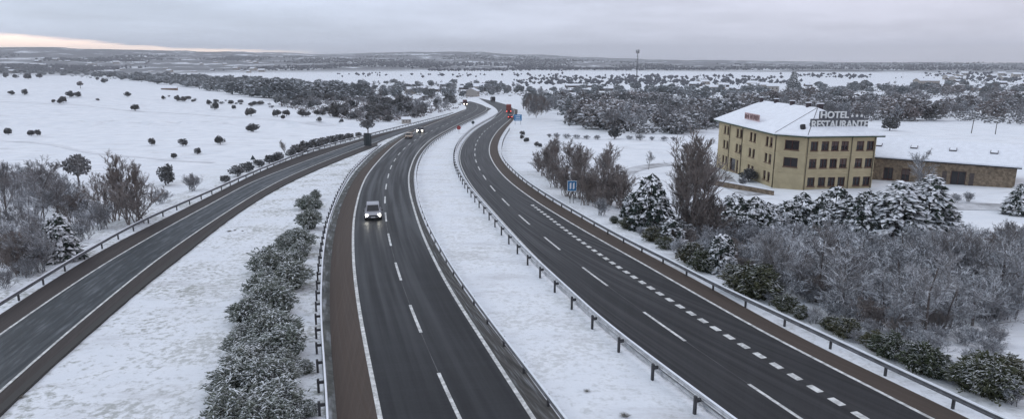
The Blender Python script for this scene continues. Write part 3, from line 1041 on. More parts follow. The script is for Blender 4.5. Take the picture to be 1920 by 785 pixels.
PROTO = {
    'bare': [bare_mesh('b', s, 8.0, trunk=0.28, limbs=14, sub=8, tw=0.016) for s in (1, 2, 3, 4)],
    'frost': [bare_mesh('f', s, 7.0, trunk=0.2, mats=('bark', 'frosttwig'), tw=0.017, up=0.4, spread=0.48, limbs=11, sub=7, twigs=7) for s in (11, 12, 13)],
    'upright': [bare_mesh('u', s, 9.0, trunk=0.14, limbs=17, sub=7, twigs=7, up=1.15, spread=0.38, mats=('bark', 'browntwig'), tw=0.016) for s in (21, 22)],
    'thicket': [bare_mesh('t', s, 5.0, trunk=0.1, limbs=7, sub=5, twigs=6, tips=2, up=0.8, spread=0.4, r0=0.1, stems=9, mats=('browntwig', 'browntwig'), tw=0.014) for s in (31, 32)],
    'frostbush': [bare_mesh('fb', s, 3.2, trunk=0.06, limbs=7, sub=5, twigs=6, tips=2, up=0.5, spread=0.5, r0=0.08, stems=8, mats=('frosttwig', 'frosttwig'), tw=0.013) for s in (41, 42, 43)],
    'farbare': [bare_mesh('fbr', s, 8.0, limbs=13, sub=6, twigs=6, tips=1, tw=0.05, r0=0.16) for s in (91, 92)],
    'farfrosty': [bare_mesh('ffr', s, 8.0, trunk=0.2, limbs=13, sub=6, twigs=6, tips=1, tw=0.055, r0=0.16, mats=('bark', 'frosttwig')) for s in (93, 94)],
    'leftoak': [oak_mesh('lo', s, 5.0, 3.0, 520, mats=('bark', 'leftwood'), pad=0.36, lumps=9, clear=0.05) for s in (95, 96, 97)],
    'faroak': [oak_mesh('fo', s, 5.0, 3.0, 420, mats=('bark', 'leftwood'), pad=0.34, lumps=8) for s in (51, 52, 53)],
    'farfrost': [oak_mesh('ff', s, 6.5, 3.4, 520, mats=('bark', 'oakfrost'), pad=0.36, lumps=13, clear=0.06) for s in (54, 55, 56)],
    'oak': [oak_mesh('o', s, 3.0, 1.9, 900, clear=0.04, pad=0.15) for s in (61, 62, 63)],
    'lollipop': [oak_mesh('l', 64, 4.2, 1.7, 800, ('bark', 'oakfrost'), clear=0.38, pad=0.14), oak_mesh('l', 65, 4.2, 1.7, 800, ('bark', 'oakfrost'), clear=0.32, pad=0.14)],
    'conifer': [conifer_mesh('c', s, 6.0, 2.3) for s in (71, 72, 73)],
    'bigconifer': [conifer_mesh('c', 76, 14.0, 4.6, 900, pad=0.6)],
    'lowconifer': [conifer_mesh('c', s, 4.5, 2.7, 640, power=0.38) for s in (74, 75)],
    'broom': [broom_mesh('br', s) for s in (81, 82, 83, 84)],
    'green': [broom_mesh('g', s, 1.7, 1.3, 240, 'greenverge') for s in (85, 86, 87)],
    'tussock': [broom_mesh('ts', s, 0.7, 0.9, 160, 'drygrass', 0.022, False) for s in (88, 89)],
}
KIND = {'farbare': ('grey_wood_tree', 'tree'), 'farfrosty': ('pale_wood_tree', 'tree'), 'leftoak': ('holm_oak', 'tree'), 'bare': ('bare_tree', 'tree'), 'frost': ('frosted_tree', 'tree'), 'upright': ('upright_bare_tree', 'tree'), 'thicket': ('bare_thicket', 'shrub'), 'frostbush': ('frosted_bush', 'bush'),
        'faroak': ('evergreen_oak', 'tree'), 'farfrost': ('frosted_wood_tree', 'tree'), 'oak': ('oak_bush', 'bush'), 'lollipop': ('round_headed_tree', 'tree'), 'conifer': ('snowy_conifer', 'conifer'),
        'bigconifer': ('tall_conifer', 'conifer'), 'lowconifer': ('snowy_conifer', 'conifer'), 'broom': ('broom_shrub', 'shrub'), 'green': ('verge_shrub', 'shrub'), 'tussock': ('dry_tussock', 'grass tuft')}


def plant(kind, pos, h, label, group=None, wide=1.0, flat=False):
    """flat: far copies too small to show a trunk are one mesh"""
    T, C, H = RNG.choice(PROTO[kind])
    name, cat = KIND[kind]
    s = h / H
    sc = (s * wide * RNG.uniform(0.93, 1.07), s * wide * RNG.uniform(0.93, 1.07), s)
    rz = RNG.uniform(0, 6.28)
    if T is None or flat:
        o = link(name, C)
        o.location, o.rotation_euler, o.scale = pos, (0, 0, rz), sc
        return tag(o, label, cat, group)
    o = empty(name, pos, rz, label, cat, group)
    o.scale = sc
    link('trunk', T, o)
    link('crown', C, o)
    return o


def plant_px(kind, px, base, top, label, group=None, wide=1.0, flat=False):
    p = at(px, base)
    return plant(kind, p, (base - top) / (ppm(p) * CT), label, group, wide, flat)


def inside(poly, x, y):
    c = False
    j = len(poly) - 1
    for i in range(len(poly)):
        (xi, yi), (xj, yj) = poly[i], poly[j]
        if (yi > y) != (yj > y) and x < (xj - xi) * (y - yi) / (yj - yi) + xi:
            c = not c
        j = i
    return c


def fill(kinds, poly, n, hr, label, group, exclude=(), wide=1.0, flat=True, gap=0.6, keep=None):
    xs, ys = [p[0] for p in poly], [p[1] for p in poly]
    done, tries, pts = 0, 0, []
    while done < n and tries < n * 60:
        tries += 1
        px, py = RNG.uniform(min(xs), max(xs)), RNG.uniform(min(ys), max(ys))
        if not inside(poly, px, py) or any(inside(e, px, py) for e in exclude):
            continue
        p = at(px, py)
        if p is None:
            continue
        h = RNG.uniform(*hr)
        if any((p.x - q.x) ** 2 + (p.y - q.y) ** 2 < (gap * h) ** 2 for q in pts):
            continue
        if float(near(np.array([p.x]), np.array([p.y]), WIDE)[0]) < max(2.5, h * 0.42):
            continue
        pts.append(p)
        kind = RNG.choice(kinds)
        plant(kind, p, h, label[kind] if isinstance(label, dict) else label, (group[kind] if isinstance(group, dict) else group), wide, flat)
        done += 1
    return done

# ------------------------------------------------------------------ buildings


def wall_run(mb, root, p0, p1, z0, z1, holes, win, depth=0.22, bars=1):
    """wall face from p0 to p1 (outside on the right hand), with real openings; each hole (u0, u1, v0, v1) gets a window part"""
    p0, p1 = Vector((p0[0], p0[1], 0)), Vector((p1[0], p1[1], 0))
    L = (p1 - p0).length
    d = (p1 - p0) / L
    nrm = Vector((d.y, -d.x, 0))
    P = lambda u, v, w=0.0: p0 + d * u + nrm * w + Vector((0, 0, v))
    us = sorted({0.0, L, *[h[0] for h in holes], *[h[1] for h in holes]})
    vs = sorted({z0, z1, *[h[2] for h in holes], *[h[3] for h in holes]})
    for i in range(len(us) - 1):
        for j in range(len(vs) - 1):
            u, v = (us[i] + us[i + 1]) / 2, (vs[j] + vs[j + 1]) / 2
            if any(h[0] < u < h[1] and h[2] < v < h[3] for h in holes):
                continue
            mb.face([P(us[i], vs[j]), P(us[i + 1], vs[j]), P(us[i + 1], vs[j + 1]), P(us[i], vs[j + 1])])
    for u0, u1, v0, v1 in holes:
        for a, b in (((u0, v0), (u1, v0)), ((u1, v0), (u1, v1)), ((u1, v1), (u0, v1)), ((u0, v1), (u0, v0))):
            mb.face([P(*a), P(*b), P(*b, -depth), P(*a, -depth)])
        f = MB()
        t = 0.09
        rz = math.atan2(d.y, d.x)

        def bar(a0, a1, b0, b1, w0=-depth + 0.02, w1=-depth + 0.10):
            c = P((a0 + a1) / 2, (b0 + b1) / 2, (w0 + w1) / 2)
            f.box(c, (abs(a1 - a0), abs(w1 - w0), abs(b1 - b0)), rz)
        bar(u0, u0 + t, v0, v1)
        bar(u1 - t, u1, v0, v1)
        bar(u0 + t, u1 - t, v1 - t, v1)
        bar(u0 + t, u1 - t, v0, v0 + t)
        for k in range(bars):
            c = u0 + (u1 - u0) * (k + 1) / (bars + 1)
            bar(c - 0.035, c + 0.035, v0 + t, v1 - t)
        c = P((u0 + u1) / 2, v0 - 0.04, 0.05)
        f.box(c, (u1 - u0 + 0.16, 0.14, 0.07), rz)
        fo = f.build('window', win, root)
        g = MB()
        g.face([P(u0, v0, -depth + 0.03), P(u1, v0, -depth + 0.03), P(u1, v1, -depth + 0.03), P(u0, v1, -depth + 0.03)])
        g.build('pane', 'glass', fo)
        if bars is not None and win == 'frame' and RNG.random() < 0.4:
            hgt = (v1 - v0) * RNG.choice((0.3, 0.5, 0.62))
            g = MB()
            g.face([P(u0 + 0.05, v1 - hgt, -depth + 0.042), P(u1 - 0.05, v1 - hgt, -depth + 0.042), P(u1 - 0.05, v1 - 0.05, -depth + 0.042), P(u0 + 0.05, v1 - 0.05, -depth + 0.042)])
            g.build('blind', 'blind', fo)


def slab(mb, pts, th):
    """a roof plane of some thickness, pts counter-clockwise from above"""
    lo = [Vector(p) - Vector((0, 0, th)) for p in pts]
    hi = [Vector(p) for p in pts]
    mb.face(hi)
    mb.face(lo[::-1])
    n = len(pts)
    for i in range(n):
        mb.face([lo[i], lo[(i + 1) % n], hi[(i + 1) % n], hi[i]])


def letters(name, text, height, mat, loc, rz, parent, width=None, depth=0.12):
    cu = bpy.data.curves.new(name, 'FONT')
    cu.body = text
    cu.size = 1
    cu.extrude = 0.05
    cu.offset = 0.018
    to = bpy.data.objects.new(name, cu)
    COL.objects.link(to)
    dg = bpy.context.evaluated_depsgraph_get()
    me = bpy.data.meshes.new_from_object(to.evaluated_get(dg))
    bpy.data.objects.remove(to)
    bpy.data.curves.remove(cu)
    co = np.array([v.co[:] for v in me.vertices])
    lo, hi = co.min(0), co.max(0)
    sy = height / (hi[1] - lo[1])
    sx = width / (hi[0] - lo[0]) if width else sy
    for v in me.vertices:
        x, y, z = v.co
        v.co = ((x - lo[0]) * sx, -z * depth / 0.05, (y - lo[1]) * sy)
    me.materials.clear()
    me.materials.append(MAT[mat])
    o = link(name, me, parent)
    o.location = loc
    o.rotation_euler = (0, 0, rz)
    return o


def build_hotel():
    zb, ze, zr = -4.5, 4.35, 8.0
    Lf, A, B, R, Q = (40.3, 130.0), (42.0, 105.2), (45.3, 102.3), (56.6, 103.3), (55.9, 130.9)
    root = empty('hotel', (Lf[0] + 8, 116, zb), 0, 'three-storey ochre hotel with a snowy hipped roof and roof lettering', 'hotel')
    o = Vector(root.location)
    loc = lambda p: (p[0] - o.x, p[1] - o.y)
    lf, a, b, r, q = [loc(p) for p in (Lf, A, B, R, Q)]
    z0, z1 = zb - o.z - 0.6, ze - o.z
    fl = [0.95, 3.85, 6.55]            # sill heights of the three storeys
    w = MB()
    # long face: four columns of paired windows
    holes = []
    for f_i, v in enumerate(fl):
        for u in (2.6, 8.6, 14.4, 20.7):
            if f_i == 0 and u == 8.6:
                continue
            for du in (0, 1.5):
                holes.append((u + du, u + du + 0.95, v, v + 1.5))
    holes.append((6.4, 9.0, 0.2, 2.5))         # glazed entrance bay
    holes.append((9.4, 10.3, 0.2, 2.5))
    wall_run(w, root, lf, a, z0, z1, holes, 'frame', 0.25, 0)
    holes = [(1.15, 3.35, v, v + 1.5) for v in fl[1:]]
    wall_run(w, root, a, b, z0, z1, holes, 'frame', 0.25, 1)
    holes = []
    for v in fl:
        for u in (0.75, 2.5, 4.1, 5.7, 8.2, 9.85):
            holes.append((u, u + 1.2, v, v + 1.45))
    wall_run(w, root, b, r, z0, z1, holes, 'frame', 0.25, 1)
    holes = [(u, u + 1.1, v, v + 1.4) for v in fl for u in (3, 8, 13, 18, 23)]
    wall_run(w, root, r, q, z0, z1, holes, 'frame', 0.25, 1)
    wall_run(w, root, q, lf, z0, z1, [], 'frame')
    # gable above the far end
    n0, n1 = (48.9 - o.x, 130.3 - o.y), (50.9 - o.x, 112.0 - o.y)
    w.face([(*q, z1), (*lf, z1), (n0[0], n0[1], zr - o.z - 0.3)])
    w.build('wall', 'render', root)
    # string courses between storeys
    for v in (3.05, 5.85):
        mb = MB()
        for s, t in ((lf, a), (a, b), (b, r), (r, q)):
            s3, t3 = Vector((*s, 0)), Vector((*t, 0))
            d = (t3 - s3)
            mb.box((s3 + t3) / 2 + Vector((d.y, -d.x, 0)).normalized() * 0.03 + Vector((0, 0, v)), (d.length + 0.05, 0.10, 0.16), math.atan2(d.y, d.x))
        mb.build('string_course', 'band', root)
    # eaves: outward offset corners
    poly = [lf, a, b, r, q]
    out = []
    c = Vector((8, 0))
    for i, p in enumerate(poly):
        e0 = (Vector(p) - Vector(poly[i - 1])).normalized()
        e1 = (Vector(poly[(i + 1) % 5]) - Vector(p)).normalized()
        m0, m1 = Vector((e0.y, -e0.x)), Vector((e1.y, -e1.x))
        bis = (m0 + m1).normalized()
        out.append(Vector(p) + bis * (0.85 / max(0.3, bis.dot(m0))))
    za = ze - o.z + 0.18
    E = [Vector((p.x, p.y, za)) for p in out]
    zrr = zr - o.z
    N0, N1 = Vector((n0[0], out[0].y * 0.5 + out[4].y * 0.5, zrr)), Vector((n1[0], n1[1], zrr))
    rf = MB()
    slab(rf, [E[0], E[1], N1, N0], 0.16)
    slab(rf, [E[1], E[2], N1], 0.16)
    slab(rf, [E[2], E[3], N1], 0.16)
    slab(rf, [E[3], E[4], N0, N1], 0.16)
    roof = rf.build('roof', 'snow', root)
    # ridge and hip lines show as slim dark creases
    for s, t in ((E[1], N1), (E[2], N1)):
        mb = MB()
        mb.tube(s.lerp(t, 0.02) + Vector((0, 0, 0.0)), s.lerp(t, 0.98), 0.05, 0.05, 5)
        mb.build('hip_ridge', 'chimney', roof)
    fb = MB()
    for i in range(5):
        s, t = E[i], E[(i + 1) % 5]
        if i == 4:
            continue
        d = t - s
        n = Vector((d.y, -d.x, 0)).normalized()
        fb.box((s + t) / 2 + Vector((0, 0, -0.27)) - n * 0.05, (d.length - 0.02, 0.12, 0.22), math.atan2(d.y, d.x))
    fb.build('fascia', 'fascia', root)
    sf = MB()
    inner = [Vector((p[0], p[1], za - 0.26)) for p in poly]
    for i in range(4):
        sf.face([E[i] + Vector((0, 0, -0.26)), E[i + 1] + Vector((0, 0, -0.26)), inner[i + 1], inner[i]])
    sf.build('soffit', 'pipe', root)
    # chimneys along the ridge
    for t, dx, sc in ((0.03, -0.6, 0.8), (0.28, -0.1, 1.0), (0.58, -0.1, 1.0), (0.86, -0.1, 1.0), (0.99, 0.5, 1.2)):
        p = N0.lerp(N1, t)
        mb = MB()
        mb.box(p + Vector((dx, 0, 0.15)), (0.65 * sc, 0.6, 0.9))
        ch = mb.build('chimney', 'chimney', roof)
        mb = MB()
        mb.box(p + Vector((dx, 0, 0.66)), (0.8 * sc, 0.75, 0.11))
        mb.build('cap', 'snow', ch)
    # drain pipes
    for s, t, u in ((lf, a, 5.6), (lf, a, 11.4), (lf, a, 24.4), (b, r, 0.25), (b, r, 7.35), (b, r, 11.1)):
        s3, t3 = Vector((*s, 0)), Vector((*t, 0))
        d = (t3 - s3).normalized()
        p = s3 + d * u + Vector((d.y, -d.x, 0)) * 0.09
        mb = MB()
        mb.tube(p + Vector((0, 0, 0.2)), p + Vector((0, 0, z1 - 0.1)), 0.07, 0.07, 6)
        mb.build('drain_pipe', 'pipe', root)
    # roundish dark dormer vent low on the front roof
    mb = MB()
    mb.tube((45.5 - o.x, 104.1 - o.y, za + 0.0), (45.5 - o.x, 104.7 - o.y, za + 1.3), 0.42, 0.40, 10)
    v = mb.build('roof_vent', 'dark', roof)
    # roof lettering: RESTAURANTE below, HOTEL and its stars above, on a dark frame
    rz = math.atan2(R[1] - B[1], R[0] - B[0])
    fx = lambda u, v_, z: Vector((46.75 - o.x, 104.55 - o.y, 0)) + Vector((math.cos(rz), math.sin(rz), 0)) * u + Vector((math.sin(rz), -math.cos(rz), 0)) * v_ + Vector((0, 0, z - o.z))
    mb = MB()
    mb.box(fx(4.7, -0.22, 5.95), (9.5, 0.12, 1.62), rz)
    mb.box(fx(3.75, -0.22, 7.36), (4.9, 0.12, 1.20), rz)
    mb.box(fx(7.45, -0.22, 7.13), (2.5, 0.12, 0.72), rz)
    board = mb.build('sign_board', 'board', root)
    for u in (0.4, 2.4, 4.7, 6.9, 9.0):
        m2 = MB()
        m2.tube(fx(u, -0.36, 4.75), fx(u, -0.36, 7.7 if 1.5 < u < 6 else 6.7), 0.06, 0.06, 5)
        m2.tube(fx(u, -0.4, 6.5), fx(u, -1.9, 5.3), 0.05, 0.05, 5)
        m2.build('brace', 'dark', board)
    letters('lettering', 'RESTAURANTE', 1.18, 'letter', fx(0.12, -0.04, 5.34), rz, root, 9.2)
    letters('lettering', 'HOTEL', 1.05, 'letter', fx(1.45, -0.04, 6.86), rz, root, 4.6)
    for k in range(3):
        c = fx(6.65 + k * 0.78, -0.05, 7.2)
        mb = MB()
        ux = Vector((math.cos(rz), math.sin(rz), 0))
        ring = []
        for i in range(10):
            rr_ = 0.30 if i % 2 == 0 else 0.13
            t = math.pi / 2 + i * math.pi / 5
            ring.append(c + ux * (math.cos(t) * rr_) + Vector((0, 0, math.sin(t) * rr_)))
        back = [p + Vector((math.sin(rz), -math.cos(rz), 0)) * -0.08 for p in ring]
        mb.loft([back, ring])
        mb.build('star', 'letter', root)
    # faded sign lying against the long roof slope: only blurred strokes can be made out
    su = lambda t, k: E[0].lerp(E[1], t).lerp(N0.lerp(N1, t), k)
    s0, s1 = su(0.40, 0.20), su(0.645, 0.20)
    d = (s1 - s0)
    d.z = 0
    L = d.length
    d.normalize()
    nz = Vector((d.y, -d.x, 0))
    mb = MB()
    c = (s0 + s1) / 2 + Vector((0, 0, 0.72))
    mb.box(c, (L, 0.10, 1.15), math.atan2(d.y, d.x))
    b2 = mb.build('sign_board', 'pinkboard', root)
    rr = random.Random(4)
    mb = MB()
    u = 0.25
    while u < L - 0.45:
        p = s0 + d * u + Vector((0, 0, 0.72)) + nz * 0.075
        wv = rr.uniform(0.32, 0.5)
        mb.box(p, (0.13, 0.05, rr.uniform(0.7, 0.9)), math.atan2(d.y, d.x))
        if rr.random() < 0.75:
            mb.box(p + d * wv * 0.5 + Vector((0, 0, rr.choice((-0.33, 0.0, 0.33)))), (wv * 0.8, 0.05, 0.13), math.atan2(d.y, d.x))
        if rr.random() < 0.5:
            mb.box(p + d * wv + Vector((0, 0, rr.uniform(-.1, .1))), (0.13, 0.05, rr.uniform(0.4, 0.85)), math.atan2(d.y, d.x))
        u += wv + rr.uniform(0.25, 0.5)
    mb.build('faded_lettering', 'frame', b2)
    # lamp bracket beside the entrance
    return root


def build_wing():
    zb, ze, zr = -4.6, 0.35, 2.75
    A, B = Vector((58.6, 111.8)), Vector((76.2, 99.4))
    d = (B - A).normalized()
    n = Vector((d.y, -d.x))
    D = 13.0
    C, E4 = B - n * D, A - n * D
    root = empty('restaurant_wing', (67, 112, zb), 0, 'long low brown stone building with a snowy gable roof beside the hotel', 'building')
    o = Vector(root.location)
    l2 = lambda p: (p.x - o.x, p.y - o.y)
    a, b, c, e = l2(A), l2(B), l2(C), l2(E4)
    L = (B - A).length
    w = MB()
    z0, z1 = -0.6, ze - zb
    holes = [(3.9, 5.3, 1.0, 3.0), (6.5, 7.7, 1.0, 3.0), (13.3, 15.3, 0.7, 3.3)]
    wall_run(w, root, a, b, z0, z1, holes, 'frame', 0.28, 1)
    wall_run(w, root, b, c, z0, z1, [(3.0, 4.2, 1.2, 2.6), (8.6, 9.8, 1.2, 2.6)], 'frame', 0.28, 1)
    wall_run(w, root, c, e, z0, z1, [], 'frame')
    wall_run(w, root, e, a, z0, z1, [], 'frame')
    m0, m1 = (A - n * D / 2), (B - n * D / 2)
    M0, M1 = Vector((*l2(m0), zr - zb)), Vector((*l2(m1), zr - zb))
    w.face([(*b, z1), (*c, z1), M1 - Vector((0, 0, 0.2))])
    w.face([(*e, z1), (*a, z1), M0 - Vector((0, 0, 0.2))])
    w.build('wall', 'stone', root)
    for s in (12.15, 15.75):      # shutters either side of the big window
        mb = MB()
        p = A + d * s + n * 0.05
        mb.box((p.x - o.x + d.x * 0.3, p.y - o.y + d.y * 0.3, 2.1), (0.62, 0.06, 2.1), math.atan2(d.y, d.x))
        mb.build('shutter', 'walldark', root)
    d3, n3 = Vector((d.x, d.y, 0)), Vector((n.x, n.y, 0))
    za = z1 + 0.12
    ov = 0.55
    F0, F1 = Vector((*a, za - 0.28)) + n3 * ov - d3 * ov, Vector((*b, za - 0.28)) + n3 * ov + d3 * ov
    K0, K1 = Vector((*e, za - 0.28)) - n3 * ov - d3 * ov, Vector((*c, za - 0.28)) - n3 * ov + d3 * ov
    M0, M1 = M0 - d3 * ov, M1 + d3 * ov
    rf = MB()
    slab(rf, [F0, F1, M1, M0], 0.2)
    slab(rf, [K1, K0, M0, M1], 0.2)
    roof = rf.build('roof', 'snow', root)
    fb = MB()
    dd = F1 - F0
    fb.box((F0 + F1) / 2 + Vector((0, 0, -0.3)) - n3 * 0.05, (dd.length - 0.05, 0.12, 0.2), math.atan2(d.y, d.x))
    for p, q in ((F1, M1), (M1, K1)):
        q2 = [p + Vector((0, 0, -0.21)), q + Vector((0, 0, -0.21)), q + Vector((0, 0, -0.42)), p + Vector((0, 0, -0.42))]
        fb.face(q2)
        fb.face([v - d3 * 0.1 for v in q2[::-1]])
    fb.build('fascia', 'dark', root)
    for t in (0.13, 0.36, 0.60, 0.84):    # snow-covered roof lights
        base = F0.lerp(F1, t).lerp(M0.lerp(M1, t), 0.55)
        mb = MB()
        up = (M0 - F0).normalized()
        nn = d3.cross(up).normalized()
        c0 = base + nn * 0.02
        for k in (0.0, 0.09):
            pass
        p = [c0 - d3 * 0.5 - up * 0.5, c0 + d3 * 0.5 - up * 0.5, c0 + d3 * 0.5 + up * 0.5, c0 - d3 * 0.5 + up * 0.5]
        mb.loft([p, [v + nn * 0.14 for v in p]])
        s = mb.build('skylight', 'chimney', roof)
        mb = MB()
        p2 = [c0 + (v - c0) * 0.86 + nn * 0.145 for v in p]
        mb.loft([p2, [v + nn * 0.05 for v in p2]])
        mb.build('snow_cap', 'snow', s)
    return root


build_hotel()
build_wing()


def house_proto(name, w, d, h, rise, wall, door=True, chim=True, win=3):
    root = empty(name)
    mb = MB()
    x, y = w / 2, d / 2
    cs = [(-x, -y), (x, -y), (x, y), (-x, y)]
    for i in range(4):
        p, q = cs[i], cs[(i + 1) % 4]
        mb.face([(*p, -1.5), (*q, -1.5), (*q, h), (*p, h)])
    mb.face([(x, -y, h), (x, y, h), (x, 0, h + rise)])
    mb.face([(-x, y, h), (-x, -y, h), (-x, 0, h + rise)])
    mb.build('wall', wall, root)
    rf = MB()
    e = 0.5
    k = rise / y
    A, B = Vector((-x - e, -y - e, h - k * e + 0.12)), Vector((x + e, -y - e, h - k * e + 0.12))
    C, D_ = Vector((x + e, 0, h + rise + 0.12)), Vector((-x - e, 0, h + rise + 0.12))
    slab(rf, [A, B, C, D_], 0.25)
    A2, B2 = Vector((-x - e, y + e, A.z)), Vector((x + e, y + e, A.z))
    slab(rf, [B2, A2, D_, C], 0.25)
    roof = rf.build('roof', 'snow', root)
    if chim:
        mb = MB()
        mb.box((x * 0.45, 0.6, h + rise + 0.2), (0.7, 0.7, 1.4))
        mb.build('chimney', 'chimney', roof)
    for i in range(win):
        for sy in (-1, 1):
            u = -x + w * (i + 0.5) / win
            mb = MB()
            mb.box((u, sy * (y + 0.02), h * 0.55), (1.1, 0.1, 1.3))
            mb.build('window', 'glass', root)
    if door:
        mb = MB()
        mb.box((x + 0.02, 0.8, 0.7), (0.1, 1.1, 2.4))
        mb.build('door', 'walldark', root)
    return root


HP = {
    'cottage': house_proto('house', 12, 9, 3.4, 2.2, 'walldark'),
    'barn': house_proto('barn', 22, 11, 3.6, 2.2, 'walltan', chim=False, win=4),
    'villa': house_proto('house', 10, 10, 5.5, 2.4, 'wallpale'),
    'long': house_proto('long_shed', 42, 13, 3.6, 2.2, 'walldark', chim=False, win=7),
    'stone': house_proto('house', 11, 11, 8.0, 2.6, 'walllight', win=3),
}
USED = set()
HKIND = {'cottage': 'house', 'barn': 'barn', 'villa': 'house', 'long': 'shed', 'stone': 'house'}


def house(kind, px, py, width_px, rz, label, group=None):
    p = at(px, py)
    base = {'cottage': 12, 'barn': 22, 'villa': 10, 'long': 42, 'stone': 11}[kind]
    s = width_px / ppm(p) / base
    s = max(0.35, min(2.2, s))
    o = HP[kind] if kind not in USED else copy_tree(HP[kind])
    USED.add(kind)
    o.location = p
    o.rotation_euler = (0, 0, rad(rz))
    o.scale = (s, s, s * 0.9 if s < 1.3 else s * 0.7)
    tag(o, label, HKIND[kind], group)
    return o


# ------------------------------------------------------------------ village
house('barn', 318, 169, 27, 20, 'lone barn with a white snow roof at the left crest of the field')
house('long', 1086, 164, 52, 4, 'rear of two long snow-roofed sheds left of the mast')
house('long', 1078, 173, 56, 3, 'front long snow-roofed shed left of the mast, among bare trees')
house('long', 1142, 170, 58, -4, 'long white-roofed shed straight behind the foot of the mast')
house('cottage', 1267, 169, 22, 10, 'small snow-roofed house right of the mast behind evergreen trees')
house('barn', 1288, 176, 28, 4, 'dark-walled snow-roofed barn right of the mast')
house('barn', 1340, 168, 36, -12, 'wide snow-roofed barn between the mast and the tall conifer')
house('stone', 1726, 164, 20, 6, 'left one of two square stone houses with white roofs far right')
house('stone', 1746, 163, 18, 6, 'right one of two square stone houses with white roofs far right')
house('barn', 1840, 170, 36, -6, 'pale snow-roofed barn among trees at the far right')
house('cottage', 1515, 162, 13, 0, 'small green-grey hut right beside the tall conifer')
house('cottage', 1098, 205, 30, -35, 'snow-roofed house with a steep gable half hidden in the wood behind the motorway')
house('cottage', 1155, 207, 20, 15, 'small snow-roofed house low in the wood below the mast')
house('villa', 886, 181, 22, 80, 'white-gabled house behind the bend of the motorway')
house('villa', 762, 231, 9, 12, 'low white-walled hut beside the outer guardrail near the bend')
rv = random.Random(19)
VL = [(590, 176), (612, 170), (634, 177), (655, 166), (668, 178), (690, 170), (704, 183), (722, 175), (745, 168), (752, 186), (770, 176), (790, 170), (802, 184), (826, 172), (846, 181),
      (560, 168), (680, 160), (760, 160), (838, 163), (870, 168), (900, 172), (700, 163), (640, 160), (610, 163)]
for i, (px, py) in enumerate(VL):
    house(rv.choice(['cottage', 'cottage', 'villa', 'barn']), px, py, rv.uniform(13, 22), rv.uniform(-40, 40), 'snow-roofed building in the scattered village left of the motorway bend', 'village buildings left of the bend')
for i in range(16):
    house(rv.choice(['cottage', 'villa', 'barn']), rv.uniform(1300, 1480), rv.uniform(158, 172), rv.uniform(12, 22), rv.uniform(-40, 40), 'snow-roofed building in the village between mast and tall conifer', 'village buildings right of the mast')
for i in range(16):
    house(rv.choice(['cottage', 'villa', 'barn']), rv.uniform(1770, 1915), rv.uniform(140, 162), rv.uniform(9, 16), rv.uniform(-40, 40), 'small snow-roofed building in the farthest village on the right', 'village buildings far right')
for i in range(42):
    house(rv.choice(['cottage', 'villa', 'barn']), rv.uniform(2, 500), rv.uniform(112, 137), rv.uniform(5, 11), rv.uniform(-40, 40), 'tiny snow-roofed house in the town below the left hills', 'town houses below the left hills')
for o in [HP[k] for k in HP if k not in USED]:
    for c in list(o.children):
        bpy.data.objects.remove(c)
    bpy.data.objects.remove(o)

# ------------------------------------------------------------------ mast, poles, signs
p = at(1192, 190)
mast = empty('radio_mast', p, 0, 'tall grey radio mast rising above the wood', 'mast')
H = (190 - 97) / (ppm(p) * CT)
mb = MB()
for k in range(3):
    t = k * 2.0944
    mb.tube((math.cos(t) * 0.75, math.sin(t) * 0.75, -0.5), (math.cos(t) * 0.42, math.sin(t) * 0.42, H * 0.96), 0.13, 0.09, 5)
nb = 16
for i in range(nb):
    z0, z1 = H * 0.95 * i / nb, H * 0.95 * (i + 1) / nb
    for k in range(3):
        r0, r1 = 0.75 - 0.33 * i / nb, 0.75 - 0.33 * (i + 1) / nb
        t0, t1 = k * 2.0944, (k + 1) * 2.0944
        mb.tube((math.cos(t0) * r0, math.sin(t0) * r0, z0), (math.cos(t1) * r1, math.sin(t1) * r1, z1), 0.05, 0.05, 3)
mb.build('lattice', 'mast', mast)
for k in range(3):
    t = k * 2.0944 + 0.4
    mb = MB()
    mb.box((math.cos(t) * 1.1, math.sin(t) * 1.1, H * 0.95), (0.45, 0.45, 2.6), t)
    mb.tube((0, 0, H * 0.95), (math.cos(t) * 1.0, math.sin(t) * 1.0, H * 0.95), 0.06, 0.06, 4)
    mb.build('antenna', 'mast', mast)
mb = MB()
mb.tube((0, 0, H * 0.94), (0.9, 0, H * 1.02), 0.08, 0.03, 5)
mb.build('whip', 'mast', mast)

for px, base, top, lab in ((1821, 250, 214, 'wooden pole leaning behind the long snowy roof'), (1866, 252, 228, 'thin short pole right of the leaning wooden pole behind the roof'),
                           (1390, 235, 196, 'white-topped lamp post left of the hotel roof')):
    p = at(px, base)
    h = (base - top) / (ppm(p) * CT)
    r = empty('utility_pole', p, 0, lab, 'pole')
    mb = MB()
    mb.tube((0, 0, -0.4), (0.05 * h if 'leaning' in lab and 'thin' not in lab else 0, 0, h), 0.14, 0.09, 6)
    mb.build('post', 'pole', r)
    mb = MB()
    if 'lamp' in lab:
        mb.box((0.3, 0, h), (0.9, 0.35, 0.3))
        mb.build('lamp_head', 'white', r)
    else:
        mb.box((0, 0, h - 0.3), (1.3, 0.1, 0.12))
        mb.build('crossarm', 'pole', r)


def posts_panel(name, p, rz, w, h, z0, mat, label, cat, posts=(-0.35, 0.35), thick=0.08, r=0.06, back='signback'):
    root = empty(name, p, rz, label, cat)
    for u in posts:
        mb = MB()
        mb.tube((u * w, 0.09, -0.3), (u * w, 0.09, z0 + h), r, r, 6)
        mb.build('post', 'steel', root)
    mb = MB()
    mb.box((0, 0, z0 + h / 2), (w, thick, h))
    pan = mb.build('panel', mat, root)
    return root, pan


